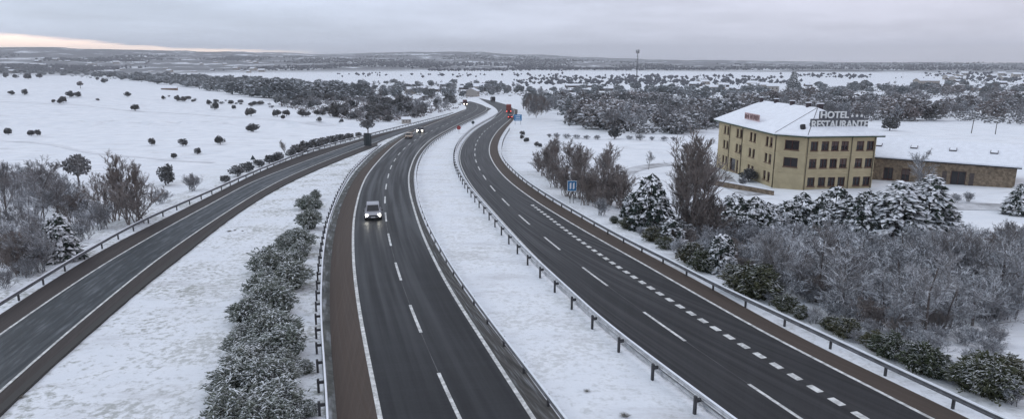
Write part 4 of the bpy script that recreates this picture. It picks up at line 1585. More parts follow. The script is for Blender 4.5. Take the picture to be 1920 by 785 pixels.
p = at(690, 275.5)
r, pan = posts_panel('direction_sign', p, rad(160), 15.5 / ppm(p), 24 / ppm(p), 0.25, 'signback', 'dark grey back of a tall direction sign on the gore beside the slip road', 'road sign')
w, h = 15.5 / ppm(p), 24 / ppm(p)
for k in range(4):
    mb = MB()
    mb.box((0, 0.07, 0.5 + h * k / 3.4), (w * 0.98, 0.06, 0.07))
    mb.build('stiffener', 'darksteel', pan)
p = at(971, 234)
w, h = 14.5 / ppm(p), 11.5 / ppm(p)
r, pan = posts_panel('direction_sign', p, 0, w, h, 1.5, 'blue2', 'blue direction sign beside the right shoulder at the far bend', 'road sign')
for k in range(3):
    mb = MB()
    mb.box((0, -0.06, 1.5 + h * (0.22 + 0.27 * k)), (w * (0.7, 0.55, 0.62)[k], 0.02, h * 0.09))
    mb.build('white_stripe', 'white', pan)

p = at(1072, 381)
s = ppm(p)
r, pan = posts_panel('exit_countdown_sign', p, 0, 17.5 / s, 20 / s, 1.65, 'blue', 'blue exit countdown sign with two white bars behind the guardrail', 'road sign', posts=(-0.18, 0.18), r=0.04)
w, h = 17.5 / s, 20 / s
for k in (-1, 1):
    mb = MB()
    c = Vector((k * w * 0.17, -0.055, 1.65 + h * 0.5))
    a, b2 = 0.085 * w, h * 0.33
    q = [c + Vector(v) for v in ((-a, 0, -b2), (a, 0, -b2 + 0.12), (a, 0, b2), (-a, 0, b2 - 0.12))]
    mb.loft([[v + Vector((0, 0.03, 0)) for v in q], q])
    mb.build('white_bar', 'white', pan)
mb = MB()
for (c, d) in (((0, -0.047, 1.65 + 0.03), (w, 0.02, 0.05)), ((0, -0.047, 1.65 + h - 0.03), (w, 0.02, 0.05)), ((-w / 2 + 0.025, -0.047, 1.65 + h / 2), (0.05, 0.02, h - 0.11)), ((w / 2 - 0.025, -0.047, 1.65 + h / 2), (0.05, 0.02, h - 0.11))):
    mb.box(c, d)
mb.build('border', 'white', pan)


def round_sign(px, base, top, mat, label, tri=False, name='round_sign'):
    p = at(px, base)
    h = (base - top) / (ppm(p) * CT)
    root = empty(name, p, 0, label, 'road sign')
    mb = MB()
    mb.tube((0, 0.06, -0.3), (0, 0.06, h * 0.9), 0.05, 0.05, 6)
    mb.build('post', 'steel', root)
    mb = MB()
    R_ = h * 0.27
    n = 3 if tri else 16
    ring = [Vector((math.sin(k * 2 * math.pi / n) * R_, 0, h - R_ + math.cos(k * 2 * math.pi / n) * R_)) for k in range(n)]
    mb.loft([[v + Vector((0, 0.04, 0)) for v in ring], ring])
    pl = mb.build('plate', mat, root)
    mb = MB()
    ring = [Vector((math.sin(k * 2 * math.pi / n) * R_ * 0.62, -0.004, h - R_ + math.cos(k * 2 * math.pi / n) * R_ * 0.62)) for k in range(n)]
    mb.loft([ring, [v + Vector((0, -0.012, 0)) for v in ring]])
    mb.build('face', 'red' if mat == 'red' else 'signback', pl)


round_sign(860.5, 250, 236, 'red', 'small dull red round sign in the median snow near the bend')
round_sign(887, 238, 227, 'signback', 'small dark sign on a post farther up the median than the red one')
round_sign(475.5, 313, 291, 'signback', 'dark back of a triangular sign beside the slip road guardrail', True, 'warning_sign')

# low retaining wall with a snowy top before the long hotel face
a_, b_ = at(1338, 347), at(1450, 366)
d_ = b_ - a_
wl_ = empty('retaining_wall', a_, 0, 'low dark retaining wall with a snowy top before the long hotel face', 'wall')
mb = MB()
mb.box(Vector((d_.x / 2, d_.y / 2, d_.z / 2 + 0.25)), (Vector((d_.x, d_.y, 0)).length, 0.3, 1.1), math.atan2(d_.y, d_.x))
mb.build('wall', 'stone', wl_)
mb = MB()
mb.box(Vector((d_.x / 2, d_.y / 2, d_.z / 2 + 0.85)), (Vector((d_.x, d_.y, 0)).length + 0.1, 0.42, 0.1), math.atan2(d_.y, d_.x))
mb.build('snow_cap', 'snow', wl_)

# ------------------------------------------------------------------ vehicles


def heading(P, px, py, toward):
    q = on_profile(px, py)
    i = int(np.argmin(np.linalg.norm(P - q, axis=1)))
    i = max(1, min(len(P) - 2, i))
    t = P[i + 1] - P[i - 1]
    a = math.atan2(t[1], t[0])
    return a + (math.pi if toward else 0)


def wheel(parent, x, y, r, w):
    mb = MB()
    n = 18
    rings = []
    for yy, rr_ in ((-w / 2, r * 0.86), (-w / 2 * 0.8, r), (w / 2 * 0.8, r), (w / 2, r * 0.86)):
        rings.append([Vector((math.cos(2 * math.pi * k / n) * rr_, yy, math.sin(2 * math.pi * k / n) * rr_)) for k in range(n)])
    mb.loft(rings)
    t = mb.build('wheel', 'tyre', parent)
    t.location = (x, y, r)
    mb = MB()
    mb.loft([[Vector((math.cos(2 * math.pi * k / n) * r * 0.6, yy, math.sin(2 * math.pi * k / n) * r * 0.6)) for k in range(n)] for yy in (-w / 2 - 0.012, w / 2 + 0.012)])
    mb.build('rim', 'rim', t)


def car(label, p, rz, paint, L=4.4, Wd=1.82, Ht=1.55, lights='headlight', tail=False, cat='car', name='car', lamp=0.10):
    """+X is forward"""
    root = empty(name, p, rz, label, cat)
    hw = Wd / 2
    st = [(-0.50, 0.80, 0.42, 0.80), (-0.485, 0.92, 0.28, 0.95), (-0.36, 1.0, 0.22, 0.99), (0.0, 1.0, 0.22, 0.97), (0.22, 1.0, 0.22, 0.95), (0.36, 0.98, 0.22, 0.88), (0.46, 0.90, 0.24, 0.78), (0.50, 0.74, 0.32, 0.62)]
    rings = []
    for x, k, z0, z1 in st:
        w = hw * k
        X = x * L
        rings.append([Vector((X, -w * 0.88, z0)), Vector((X, -w, z0 + 0.12)), Vector((X, -w, z0 + (z1 - z0) * 0.62)), Vector((X, -w * 0.86, z1)), Vector((X, w * 0.86, z1)), Vector((X, w, z0 + (z1 - z0) * 0.62)),
                      Vector((X, w, z0 + 0.12)), Vector((X, w * 0.88, z0))])
    mb = MB()
    mb.loft(rings)
    body = mb.build('body', paint, root)
    bv = body.modifiers.new('bevel', 'BEVEL')
    bv.width, bv.segments = 0.05, 2
    # cabin
    xs = [(-0.46, 0.80, 0.95), (-0.36, 0.72, Ht - 0.05), (0.02, 0.72, Ht), (0.10, 0.73, Ht - 0.04), (0.28, 0.82, 0.93)]
    mb = MB()
    rings = []
    for x, k, z in xs:
        rings.append([Vector((x * L, -hw * 0.86, 0.90)), Vector((x * L, -hw * k, z)), Vector((x * L, hw * k, z)), Vector((x * L, hw * 0.86, 0.90))])
    mb.loft(rings)
    roof = mb.build('roof', paint, root)
    ws = MB()                                               # windscreen, slightly proud of the pillars
    a, b = Vector((0.272 * L, 0, 0.965)), Vector((0.112 * L, 0, Ht - 0.075))
    n = Vector((Ht - 1.0, 0, 0.16 * L)).normalized() * 0.012
    q = [a + Vector((0, -hw * 0.74, 0)) + n, a + Vector((0, hw * 0.74, 0)) + n, b + Vector((0, hw * 0.64, 0)) + n, b + Vector((0, -hw * 0.64, 0)) + n]
    ws.loft([q, [v + n for v in q]])
    ws.build('windscreen', 'glass', root)
    rw = MB()
    a, b = Vector((-0.452 * L, 0, 1.0)), Vector((-0.372 * L, 0, Ht - 0.12))
    q = [a + Vector((-0.012, -hw * 0.7, 0)), a + Vector((-0.012, hw * 0.7, 0)), b + Vector((-0.012, hw * 0.62, 0)), b + Vector((-0.012, -hw * 0.62, 0))]
    rw.loft([q, [v + Vector((-0.01, 0, 0)) for v in q]])
    rw.build('rear_window', 'glass', root)
    for sy in (-1, 1):
        for x0, x1 in ((-0.40, -0.16), (-0.145, 0.16)):
            mb = MB()
            kz = lambda x: Ht - 0.13 - (0.34 * max(0, (x - 0.09)) / 0.07 if x > 0.09 else 0)
            y0, y1 = sy * (hw * 0.855), sy * (hw * 0.745)
            q = [Vector((x0 * L, y0, 0.97)), Vector((x1 * L + (0.22 if x1 > 0 else 0), y0, 0.97)), Vector((x1 * L - (0.18 if x1 > 0 else 0), y1, Ht - 0.13)), Vector(((x0 + (0.02 if x0 < -0.3 else 0)) * L, y1, Ht - 0.13))]
            q = [v + Vector((0, sy * 0.02, 0)) for v in q]
            mb.loft([q, [v + Vector((0, sy * 0.01, 0)) for v in q]])
            mb.build('side_window', 'glass', root)
        mb = MB()
        mb.box((0.19 * L, sy * (hw + 0.08), 1.02), (0.14, 0.2, 0.14))
        mb.build('mirror', 'blackpaint', root)
        for x in (-0.31, 0.31):
            wheel(root, x * L, sy * (hw - 0.1), 0.33, 0.22)
        mb = MB()
        mb.tube((0.478 * L - 0.05, sy * hw * 0.74, 0.66), (0.478 * L + 0.07, sy * hw * 0.74, 0.66), lamp, lamp, 12)
        mb.build('headlight', lights if lights else 'glass', root)
        mb = MB()
        mb.box((-0.492 * L, sy * hw * 0.76, 0.80), (0.1, 0.24, 0.2))
        mb.build('tail_light', 'taillight' if tail else 'red', root)
    mb = MB()
    mb.box((0.492 * L, 0, 0.60), (0.09, hw * 1.0, 0.16))
    mb.build('grille', 'dark', root)
    mb = MB()
    mb.box((0.488 * L, 0, 0.36), (0.12, hw * 1.55, 0.14))
    mb.build('bumper', 'dark', root)
    mb = MB()
    mb.box((0.502 * L, 0, 0.46), (0.1, 0.5, 0.11))
    mb.build('plate', 'white', root)
    return root


def lorry(label, p, rz, paint, cabpaint, L=9.0, Wd=2.5, Ht=3.6, lit=True, tail=False, beacon=False, name='lorry'):
    root = empty(name, p, rz, label, 'lorry')
    hw = Wd / 2
    mb = MB()
    rings = [[Vector((x, -w, z0)), Vector((x, w, z0)), Vector((x, w, z1)), Vector((x, -w, z1))] for x, w, z0, z1 in
             ((L / 2 - 2.1, hw * 0.96, 0.55, Ht * 0.84), (L / 2 - 0.3, hw * 0.96, 0.55, Ht * 0.84), (L / 2 - 0.02, hw * 0.93, 0.55, Ht * 0.5), (L / 2, hw * 0.92, 0.5, 1.4))]
    mb.loft(rings)
    cab = mb.build('cab', cabpaint, root)
    mb = MB()
    q = [Vector((L / 2 + 0.0, -hw * 0.84, Ht * 0.52)), Vector((L / 2 + 0.0, hw * 0.84, Ht * 0.52)), Vector((L / 2 - 0.24, hw * 0.86, Ht * 0.80)), Vector((L / 2 - 0.24, -hw * 0.86, Ht * 0.80))]
    mb.loft([q, [v + Vector((0.03, 0, 0.01)) for v in q]])
    mb.build('windscreen', 'glass', cab)
    mb = MB()
    mb.box((-1.15, 0, 1.05 + (Ht - 1.05) / 2), (L - 2.5, Wd, Ht - 1.05))
    mb.build('cargo_box', paint, root)
    mb = MB()
    mb.box((-1.0, 0, 0.85), (L - 2.2, Wd * 0.5, 0.3))
    mb.build('chassis', 'dark', root)
    mb = MB()
    mb.box((-L / 2 + 0.12, 0, 0.62), (0.14, Wd * 0.96, 0.2))
    mb.build('rear_bumper', 'dark', root)
    for sy in (-1, 1):
        for x in (L / 2 - 1.0, -L / 2 + 1.4, -L / 2 + 2.7):
            wheel(root, x, sy * (hw - 0.18), 0.5, 0.32)
        mb = MB()
        mb.tube((L / 2 - 0.05, sy * hw * 0.74, 0.85), (L / 2 + 0.05, sy * hw * 0.74, 0.85), 0.2, 0.2, 10)
        mb.build('headlight', 'headlight2' if lit else 'glass', root)
        mb = MB()
        mb.box((-L / 2 + 0.06, sy * hw * 0.8, 0.85), (0.1, 0.4, 0.22))
        mb.build('tail_light', 'taillight' if tail else 'red', root)
    if beacon:
        mb = MB()
        mb.tube((L / 2 - 1.2, 0, Ht * 0.84), (L / 2 - 1.2, 0, Ht * 0.84 + 0.3), 0.22, 0.18, 10)
        mb.build('beacon', 'amber', cab)
    return root


def on_road(px, py):
    q = on_profile(px, py)
    return Vector((q[0], q[1], float(prof(q[1])) + 0.055))


car('silver car driving towards the viewer with both headlights on', on_road(700, 407), heading(LC, 700, 407, True), 'silver', L=4.4, Wd=1.95, Ht=1.62, lamp=0.15)
car('dark car with bright headlights behind the beige car at the merge', on_road(789, 248), heading(LC, 789, 248, True), 'blackpaint', L=4.4, Wd=2.0, Ht=1.5, lights='headlight2', lamp=0.24)
car('beige car in the outer lane ahead of the dark car with headlights', on_road(767, 259), heading(LC, 767, 259, True), 'tan', L=4.6, Wd=1.95, Ht=1.5, lights=None)
lorry('maroon lorry with headlights on coming round the far bend', on_road(872, 197), heading(LL, 872, 197, True), 'lorrydark', 'lorrydark', L=9.0, Ht=3.3)
lorry('red lorry with an orange cab and warning beacon climbing away in the right carriageway', on_road(954, 211), heading(RC, 954, 211, False), 'lorryred', 'orange', L=8.0, Wd=2.6, Ht=4.2, lit=False, tail=True, beacon=True)
car('dark red car with lit tail lamps close behind the red lorry', on_road(957, 222), heading(RC, 957, 222, False), 'carred', L=4.4, Wd=1.95, Ht=1.5, lights=None, tail=True)
lorry('black box van rounding the farthest part of the right carriageway', on_road(924, 190.5), heading(RC, 924, 190, False), 'blackpaint', 'blackpaint', L=7.0, Wd=2.6, Ht=3.6, lit=False, tail=False, name='box_van')

# ------------------------------------------------------------------ planting: right bank
PX = plant_px
PX('upright', 1042, 338, 258, 'slender bare tree at the far end of the roadside clump', wide=1.45)
PX('thicket', 1022, 330, 275, 'reddish bare shrub nearest the road bend in the roadside clump')
PX('upright', 1080, 352, 268, 'brown bare tree just above the blue countdown sign', wide=1.45)
PX('upright', 1112, 362, 262, 'tallest brown bare tree in the roadside clump behind the countdown sign', wide=1.45)
PX('upright', 1142, 372, 270, 'brown bare tree at the near end of the roadside clump', wide=1.45)
PX('thicket', 1062, 368, 310, 'brown thicket left of the countdown sign')
PX('thicket', 1100, 385, 320, 'brown thicket right of the countdown sign')
PX('thicket', 1165, 392, 318, 'brown thicket left of the snowy conifer beside the guardrail')
PX('thicket', 1130, 395, 345, 'low grey thicket between countdown sign and snowy conifer')
for px, b, t, k, nm in ((1030, 330, 268, 'upright', 'thin bare tree second in the roadside clump from the bend'), (1058, 345, 280, 'upright', 'bare tree behind the left edge of the countdown sign'),
                        (1094, 350, 286, 'upright', 'bare tree at the back of the roadside clump, right of the countdown sign'), (1126, 356, 292, 'upright', 'bare tree at the back near the end of the roadside clump'),
                        (1160, 378, 312, 'upright', 'last bare tree of the roadside clump before the snowy conifers'), (1118, 380, 318, 'thicket', 'brown thicket in the middle of the roadside clump'),
                        (1146, 384, 326, 'thicket', 'brown thicket near the end of the roadside clump'), (1080, 372, 316, 'thicket', 'brown thicket straight behind the countdown sign'),
                        (1046, 352, 306, 'thicket', 'brown thicket at the bend end of the roadside clump'), (1010, 322, 300, 'thicket', 'low brown thicket touching the guardrail at the bend'),
                        (1312, 446, 300, 'upright', 'bare tree on the right side of the tall poplar'), (1286, 446, 268, 'upright', 'bare tree leaning on the tall poplar from the left')):
    PX(k, px, b, t - 8, nm, wide=1.4)
PX('frostbush', 1128, 404, 368, 'small frosted bush behind the guardrail near the countdown sign')
PX('lowconifer', 1218, 432, 332, 'snow-laden conifer standing left of the tall bare poplar', wide=0.72)
PX('lowconifer', 1182, 410, 362, 'smaller snow-laden conifer left of the one by the poplar', wide=0.7)
PX('upright', 1298, 452, 246, 'tall bare poplar between road and hotel, tallest tree of the bank', wide=1.2)
PX('upright', 1272, 440, 318, 'slim bare tree on the left side of the tall poplar', wide=0.9)
PX('thicket', 1300, 450, 370, 'brown thicket round the foot of the tall poplar', wide=1.2)
PX('thicket', 1328, 448, 362, 'brown thicket at the right side of the tall poplar', wide=1.1)
PX('lowconifer', 1258, 458, 412, 'small frosted conifer in front of the tall poplar')
PX('lowconifer', 1350, 508, 440, 'snow-topped conifer with dark green base at the guardrail', wide=0.8)
PX('lowconifer', 1374, 425, 365, 'low snowy conifer right of the poplar before the hotel lawn')
PX('lowconifer', 1412, 442, 372, 'snowy conifer first in the hotel hedge from the poplar', wide=0.85)
PX('lowconifer', 1500, 430, 364, 'snowy conifer below the left part of the hotel front', wide=0.85)
PX('lowconifer', 1450, 425, 385, 'low snowy conifer in a gap of the hotel hedge')
PX('lowconifer', 1562, 430, 352, 'snowy conifer below the middle of the hotel front', wide=0.85)
PX('lowconifer', 1618, 444, 360, 'left one of three big snowy conifers at the hotel corner', wide=0.85)
PX('conifer', 1677, 448, 342, 'middle one of three big snowy conifers at the hotel corner', wide=1.45)
PX('conifer', 1734, 444, 332, 'right one of three big snowy conifers at the hotel corner', wide=1.3)
for px, b, t, nm in ((1436, 438, 382, 'rounded snowy conifer second in the hotel hedge from the poplar'), (1474, 434, 378, 'rounded snowy conifer left of the hotel front in the hedge'),
                     (1530, 432, 376, 'rounded snowy conifer between the left and middle hedge conifers'), (1592, 440, 374, 'rounded snowy conifer just left of the three big ones'),
                     (1396, 446, 400, 'low rounded conifer beside the poplar thicket'), (1758, 440, 390, 'low snowy conifer at the right end of the hotel hedge')):
    PX('lowconifer', px, b, t, nm, wide=0.95)
PX('lowconifer', 1650, 446, 395, 'low snowy conifer between the three big ones')
PX('lowconifer', 1706, 446, 392, 'low snowy conifer at the foot of the right big ones')
PX('lowconifer', 1540, 438, 392, 'low snowy conifer in front of the hotel hedge centre')
PX('conifer', 1908, 402, 345, 'snowy conifer beside the stone wing at the right edge', wide=1.2)
PX('frost', 1720, 372, 284, 'spreading frosted bare tree in front of the long stone building', wide=1.0)
PX('frostbush', 1815, 378, 358, 'snow-covered low bush on the drive before the stone wing', wide=1.3)
PX('frostbush', 1790, 380, 362, 'snow-covered bush left of the low bush on the drive', wide=1.2)
PX('oak', 1403, 340, 318, 'dark snow-dusted bush under the long hotel face', wide=1.2)
PX('frostbush', 1392, 350, 330, 'frosted bush against the long hotel face')
PX('bare', 1216, 318, 284, 'small bare sapling alone in the snow field beyond the poplar', wide=0.9)
PX('bare', 1466, 552, 425, 'bare tree with straight dark trunk left in the frosted wood')
PX('bare', 1530, 566, 418, 'bare tree with dark trunk below the hotel in the frosted wood')
PX('frost', 1730, 640, 470, 'pale frosted tree standing on the snow edge in the lower wood', wide=1.0)
PX('bare', 1792, 566, 424, 'bare tree with thick dark trunk right in the frosted wood')
PX('bare', 1826, 572, 430, 'bare tree with forked trunk right in the frosted wood')
PX('frost', 1905, 580, 440, 'frosted bare tree cut by the right picture edge', wide=1.1)
PX('bare', 1880, 520, 412, 'purple-grey bare tree at the right edge behind the forked one')
bank = [(1012, 326), (1070, 340), (1180, 392), (1262, 425), (1385, 430), (1420, 500), (1400, 520), (1330, 492), (1230, 446), (1150, 402), (1062, 358)]
fill(['thicket', 'frostbush', 'thicket', 'frostbush', 'oak'], bank, 62, (1.0, 2.4), {'thicket': 'low brown thicket filling the bank between guardrail and poplar', 'frostbush': 'frosted bush filling the bank between guardrail and poplar', 'oak': 'dark evergreen bush on the bank between guardrail and poplar'},
     {'thicket': 'brown thickets of the right bank', 'frostbush': 'frosted bushes of the right bank', 'oak': 'evergreen bushes of the right bank'}, flat=False, gap=0.4, wide=1.3)
lowwood = [(1420, 500), (1500, 492), (1600, 500), (1760, 505), (1920, 500), (1920, 600), (1820, 625), (1700, 640), (1590, 610), (1480, 565)]
lowbush = [(1385, 448), (1440, 452), (1600, 462), (1760, 466), (1920, 440), (1920, 600), (1820, 625), (1700, 640), (1590, 610), (1480, 570), (1400, 520)]
fill(['frost', 'bare', 'frost'], lowwood, 44, (3.4, 5.4), {'bare': 'bare grey tree in the frosted wood below the hotel', 'frost': 'white-frosted tree in the frosted wood below the hotel'},
     {'bare': 'bare trees of the wood below the hotel', 'frost': 'frosted trees of the wood below the hotel'}, flat=False, gap=0.4, wide=1.35)
fill(['frostbush', 'frostbush', 'frostbush', 'frostbush', 'frostbush', 'thicket'], lowbush, 125, (1.5, 2.8), {'frostbush': 'frosted bush filling the wood below the hotel', 'thicket': 'brown thicket filling the wood below the hotel'},
     {'frostbush': 'frosted bushes below the hotel', 'thicket': 'thickets below the hotel'}, flat=False, gap=0.36, wide=1.35)
fill(['frostbush'], [(1590, 610), (1700, 645), (1850, 620), (1900, 640), (1880, 690), (1820, 690), (1720, 665)], 12, (0.8, 1.5), 'low frosted bush at the edge of the snow patch lower right', 'low bushes at the lower right snow patch', flat=False, gap=0.8, wide=1.4)
# green shrubs close behind the right guardrail
gv = [(1152, 418, 1.2), (1176, 428, 1.5), (1200, 440, 1.6), (1224, 452, 1.8), (1248, 466, 1.9), (1272, 478, 2.0), (1296, 492, 2.0), (1318, 506, 2.0), (1372, 534, 2.2), (1398, 546, 2.4), (1422, 556, 2.4), (1446, 570, 1.8), (1472, 582, 1.4),
      (1500, 596, 1.3), (1528, 606, 1.3), (1556, 618, 1.3), (1584, 630, 1.4), (1612, 642, 1.4), (1640, 655, 1.4), (1668, 668, 1.5), (1700, 682, 1.6), (1728, 696, 1.8), (1756, 706, 1.9), (1790, 716, 2.0), (1826, 730, 2.2), (1862, 742, 2.2), (1896, 756, 2.2), (1846, 712, 1.8), (1884, 722, 1.8)]
for i, (px, py, h) in enumerate(gv):
    p = at(px, py)
    h *= RNG.uniform(0.55, 1.0)
    if i % 3 == 2:
        plant('frostbush', p, h * 0.9, 'low frosted bush between green shrubs behind the right guardrail', 'frosted bushes behind the right guardrail', 1.3)
        continue
    plant('green', p, h, f'green broom shrub close behind the right guardrail, {ordinal(len(gv) - 1 - i)} from near end', 'green shrubs behind the right guardrail', 1.1)

# shrubs on the verge between slip road and carriageway
bs = [(600, 372), (588, 380), (604, 388), (592, 396), (576, 392), (583, 410), (596, 412), (566, 424), (582, 430), (560, 444), (578, 448), (548, 456), (566, 464), (536, 474), (552, 480), (572, 478), (522, 492), (542, 498), (560, 500), (506, 512), (526, 520),
      (548, 520), (494, 534), (514, 540), (536, 542), (556, 540), (478, 556), (500, 560), (524, 564), (546, 560), (466, 580), (488, 586), (512, 590), (538, 584), (456, 606), (480, 612), (506, 616), (532, 608), (448, 632), (470, 640), (496, 642),
      (524, 640), (546, 632), (440, 660), (462, 668), (490, 672), (518, 668), (544, 664), (430, 692), (454, 700), (482, 704), (512, 700), (540, 694), (420, 726), (446, 736), (476, 738), (508, 734), (538, 726), (412, 764), (440, 772), (470, 776), (504, 772), (532, 764),
      (404, 800), (436, 812), (468, 816), (500, 812), (530, 800), (590, 775), (578, 700)]
for i, (px, py) in enumerate(bs):
    p = at(px + (6 if px < 500 else -6) + RNG.uniform(-5, 5), py + RNG.uniform(-3, 3))
    if i >= len(bs) - 2:
        plant('broom', p, 0.8, ('small broom tuft hard against the left guardrail at the bottom', 'small broom tuft beside the left guardrail farther up')[i - len(bs) + 2], None, 0.9)
        continue
    h = RNG.choice((0.8, 1.2, 1.4, 1.7, 2.0)) * RNG.uniform(0.85, 1.1) * (0.85 if py < 420 else 1.0)
    if RNG.random() < 0.12:
        continue
    plant('broom', p, h, 'frosted grey-green broom shrub in the belt between slip road and carriageway', 'broom shrubs in the belt beside the left guardrail', RNG.uniform(0.85, 1.2))

# ------------------------------------------------------------------ planting: left side
PX('bare', 62, 420, 294, 'large round-headed bare tree left of the slip road', wide=1.1)
PX('bare', 24, 430, 305, 'bare grey tree at the left picture edge')
PX('bare', 112, 425, 335, 'smaller bare tree right of the large round-headed one', wide=1.2)
PX('lollipop', 149, 350, 290, 'slim round-headed tree on the edge of the left snow field', wide=0.9)
PX('upright', 238, 412, 284, 'tall brown multi-stemmed bare tree beside the slip road guardrail', wide=1.15)
PX('upright', 262, 416, 300, 'brown bare tree at the right side of the tall multi-stemmed one', wide=1.0)
PX('thicket', 215, 414, 310, 'brown thicket at the left side of the tall multi-stemmed tree', wide=1.0)
PX('thicket', 250, 420, 335, 'brown thicket at the foot of the tall multi-stemmed tree', wide=1.4)
PX('frostbush', 190, 430, 372, 'frosted bush left of the brown multi-stemmed tree')
PX('oak', 311, 347, 312, 'dark evergreen bush alone above the slip road guardrail', wide=0.75)
PX('frostbush', 362, 358, 322, 'bare frosted bush right of the dark evergreen bush', wide=1.1)
PX('frostbush', 300, 382, 356, 'low frosted bush under the dark evergreen bush', wide=1.3)
PX('conifer', 118, 486, 400, 'snow-laden conifer beside the slip road guardrail', wide=1.15)
PX('frostbush', 70, 510, 430, 'frosted bush left of the snow-laden roadside conifer', wide=1.1)
PX('frost', 36, 512, 412, 'frosted bare tree left beneath the large round-headed tree')
PX('thicket', 8, 500, 430, 'reddish thicket at the left picture edge')
PX('frostbush', 155, 450, 408, 'frosted bush right of the snow-laden roadside conifer')
PX('frostbush', 160, 420, 372, 'frosted bush between round-headed tree and brown multi-stemmed tree', wide=1.2)
PX('frostbush', 50, 520, 480, 'small frosted bush below the snow-laden roadside conifer')
fill(['bare', 'frost', 'frostbush', 'thicket', 'frostbush', 'frost'], [(0, 350), (60, 345), (130, 385), (185, 425), (120, 470), (60, 520), (0, 550)], 42, (2.4, 5.0),
     {'bare': 'bare tree in the thicket left of the slip road', 'frost': 'frosted tree in the thicket left of the slip road', 'frostbush': 'frosted bush in the thicket left of the slip road', 'thicket': 'brown thicket among trees left of the slip road'},
     {'bare': 'bare trees left of the slip road', 'frost': 'frosted trees left of the slip road', 'frostbush': 'frosted bushes left of the slip road', 'thicket': 'thickets left of the slip road'}, flat=False, gap=0.35, wide=1.25)
PX('frostbush', 12, 540, 500, 'small frosted bush by the guardrail at the left edge')
PX('upright', 536, 292, 260, 'small bare tree above the shrub row of the slip road', wide=1.0)
PX('lollipop', 690, 252, 224, 'small dark umbrella-shaped tree behind the direction sign', wide=1.2)
PX('lollipop', 151, 166, 153, 'lone dark tree on the crest of the left snow field', flat=False)
PX('faroak', 528, 200, 176, 'large round oak at the right end of the left wood', wide=1.0)
sh = [(422, 342, 330), (446, 330, 312), (462, 322, 306), (486, 313, 300), (506, 307, 292), (520, 302, 286), (545, 294, 280), (560, 290, 272), (575, 284, 266), (592, 279, 262), (608, 274, 259), (622, 270, 256), (638, 266, 253), (656, 262, 251), (672, 257, 249)]
for i, (px, b, t) in enumerate(sh):
    PX('oak', px, b, t, f'dark shrub in the row behind the slip road guardrail, {ordinal(i)} from the near end', 'dark shrubs behind the slip road guardrail', 1.3)

bush_rows = {
    'crest': [(53, 149, 10), (74, 147, 8), (183, 151, 6), (197, 156, 8), (30, 147, 7), (12, 146, 8)],
    'upper': [(21, 178, 7), (46, 178, 10), (101, 193, 6), (112, 195, 9), (119.5, 193, 11), (131, 183, 11), (145, 182, 9), (183, 189, 4), (240, 182, 9), (307, 187, 7), (332, 190, 10), (345, 191, 9), (393, 197, 9)],
    'middle': [(254, 208, 11), (403, 206, 14), (439, 205, 7), (471, 218, 14), (475, 247, 14), (520, 219, 12), (537, 218, 11), (531, 224, 8), (566, 219, 12), (578, 219, 9), (594, 217, 10), (604, 217, 9), (613, 212, 11), (628, 220, 9), (648, 221, 12), (667, 222, 13), (598, 228, 8), (584, 204, 13), (552, 200, 12), (640, 231, 8)],
    'lower': [(16, 253, 12), (59, 255, 10), (71, 255, 11), (285, 273, 13), (343, 274, 13), (413, 271, 15), (370, 289, 11), (326, 297, 9)],
}
for row, L in bush_rows.items():
    L = sorted(L)
    for i, (px, b, hp) in enumerate(L):
        PX('oak', px, b, b - hp * 1.0, f'small dark oak bush on the left snow field, {ordinal(i)} from left in {row} row', 'oak bushes on the left snow field', RNG.uniform(0.75, 1.25))

# ------------------------------------------------------------------ planting: woods in the middle distance
gapz = [[(1590, 178), (1675, 172), (1660, 185), (1640, 205), (1588, 210)], [(1735, 186), (1845, 186), (1830, 206), (1735, 202)], [(1890, 182), (1925, 182), (1925, 200), (1890, 198)],
        [(1245, 190), (1360, 186), (1370, 205), (1260, 208)], [(1640, 232), (1820, 230), (1920, 236), (1920, 260), (1640, 258)], [(960, 215), (1010, 205), (1075, 225), (1020, 240)]]
r_wood = [(1000, 200), (1050, 195), (1120, 192), (1250, 188), (1370, 190), (1460, 186), (1520, 178), (1600, 170), (1920, 170), (1920, 236), (1850, 238), (1790, 226), (1660, 230), (1600, 226), (1480, 222), (1345, 244), (1280, 252), (1180, 252), (1110, 243), (1050, 232), (1020, 220)]
lab = {'farbare': 'bare grey tree in the wood behind the hotel and motorway', 'farfrosty': 'pale frosted tree in the wood behind the hotel and motorway', 'farfrost': 'dense grey-green tree in the wood behind the hotel and motorway', 'faroak': 'dark evergreen tree in the wood behind the hotel and motorway'}
grp = {'farbare': 'bare trees of the wood behind the hotel', 'farfrosty': 'frosted trees of the wood behind the hotel', 'farfrost': 'grey-green trees of the wood behind the hotel', 'faroak': 'evergreen trees of the wood behind the hotel'}
fill(['farbare', 'farfrosty', 'farfrost', 'farfrost', 'farbare'], r_wood, 400, (5.5, 10), lab, grp, gapz, gap=0.26, wide=1.35)
r_back = [(985, 172), (1100, 166), (1300, 166), (1480, 166), (1600, 160), (1920, 154), (1920, 176), (1600, 184), (1480, 192), (1300, 192), (1100, 198), (1000, 210)]
lab['leftoak'] = 'blue-grey tree in the wood behind the hotel and motorway'
grp['leftoak'] = 'blue-grey trees of the wood behind the hotel'
lab2 = {k: v.replace('in the wood behind the hotel and motorway', 'among the village roofs beyond the hotel') for k, v in lab.items()}
grp2 = {k: v.replace('of the wood behind the hotel', 'among the roofs beyond the hotel') for k, v in grp.items()}
fill(['farfrosty', 'faroak', 'farbare', 'leftoak'], r_back, 230, (4.5, 9), lab2, grp2, gapz[:2], gap=0.26, wide=1.35)
PX('bigconifer', 1486, 176, 135, 'tall snowy conifer rising above the village right of centre', wide=0.9)
PX('oak', 1152, 261, 240, 'dark evergreen bush standing in the snow field beside the hedge', wide=0.9)
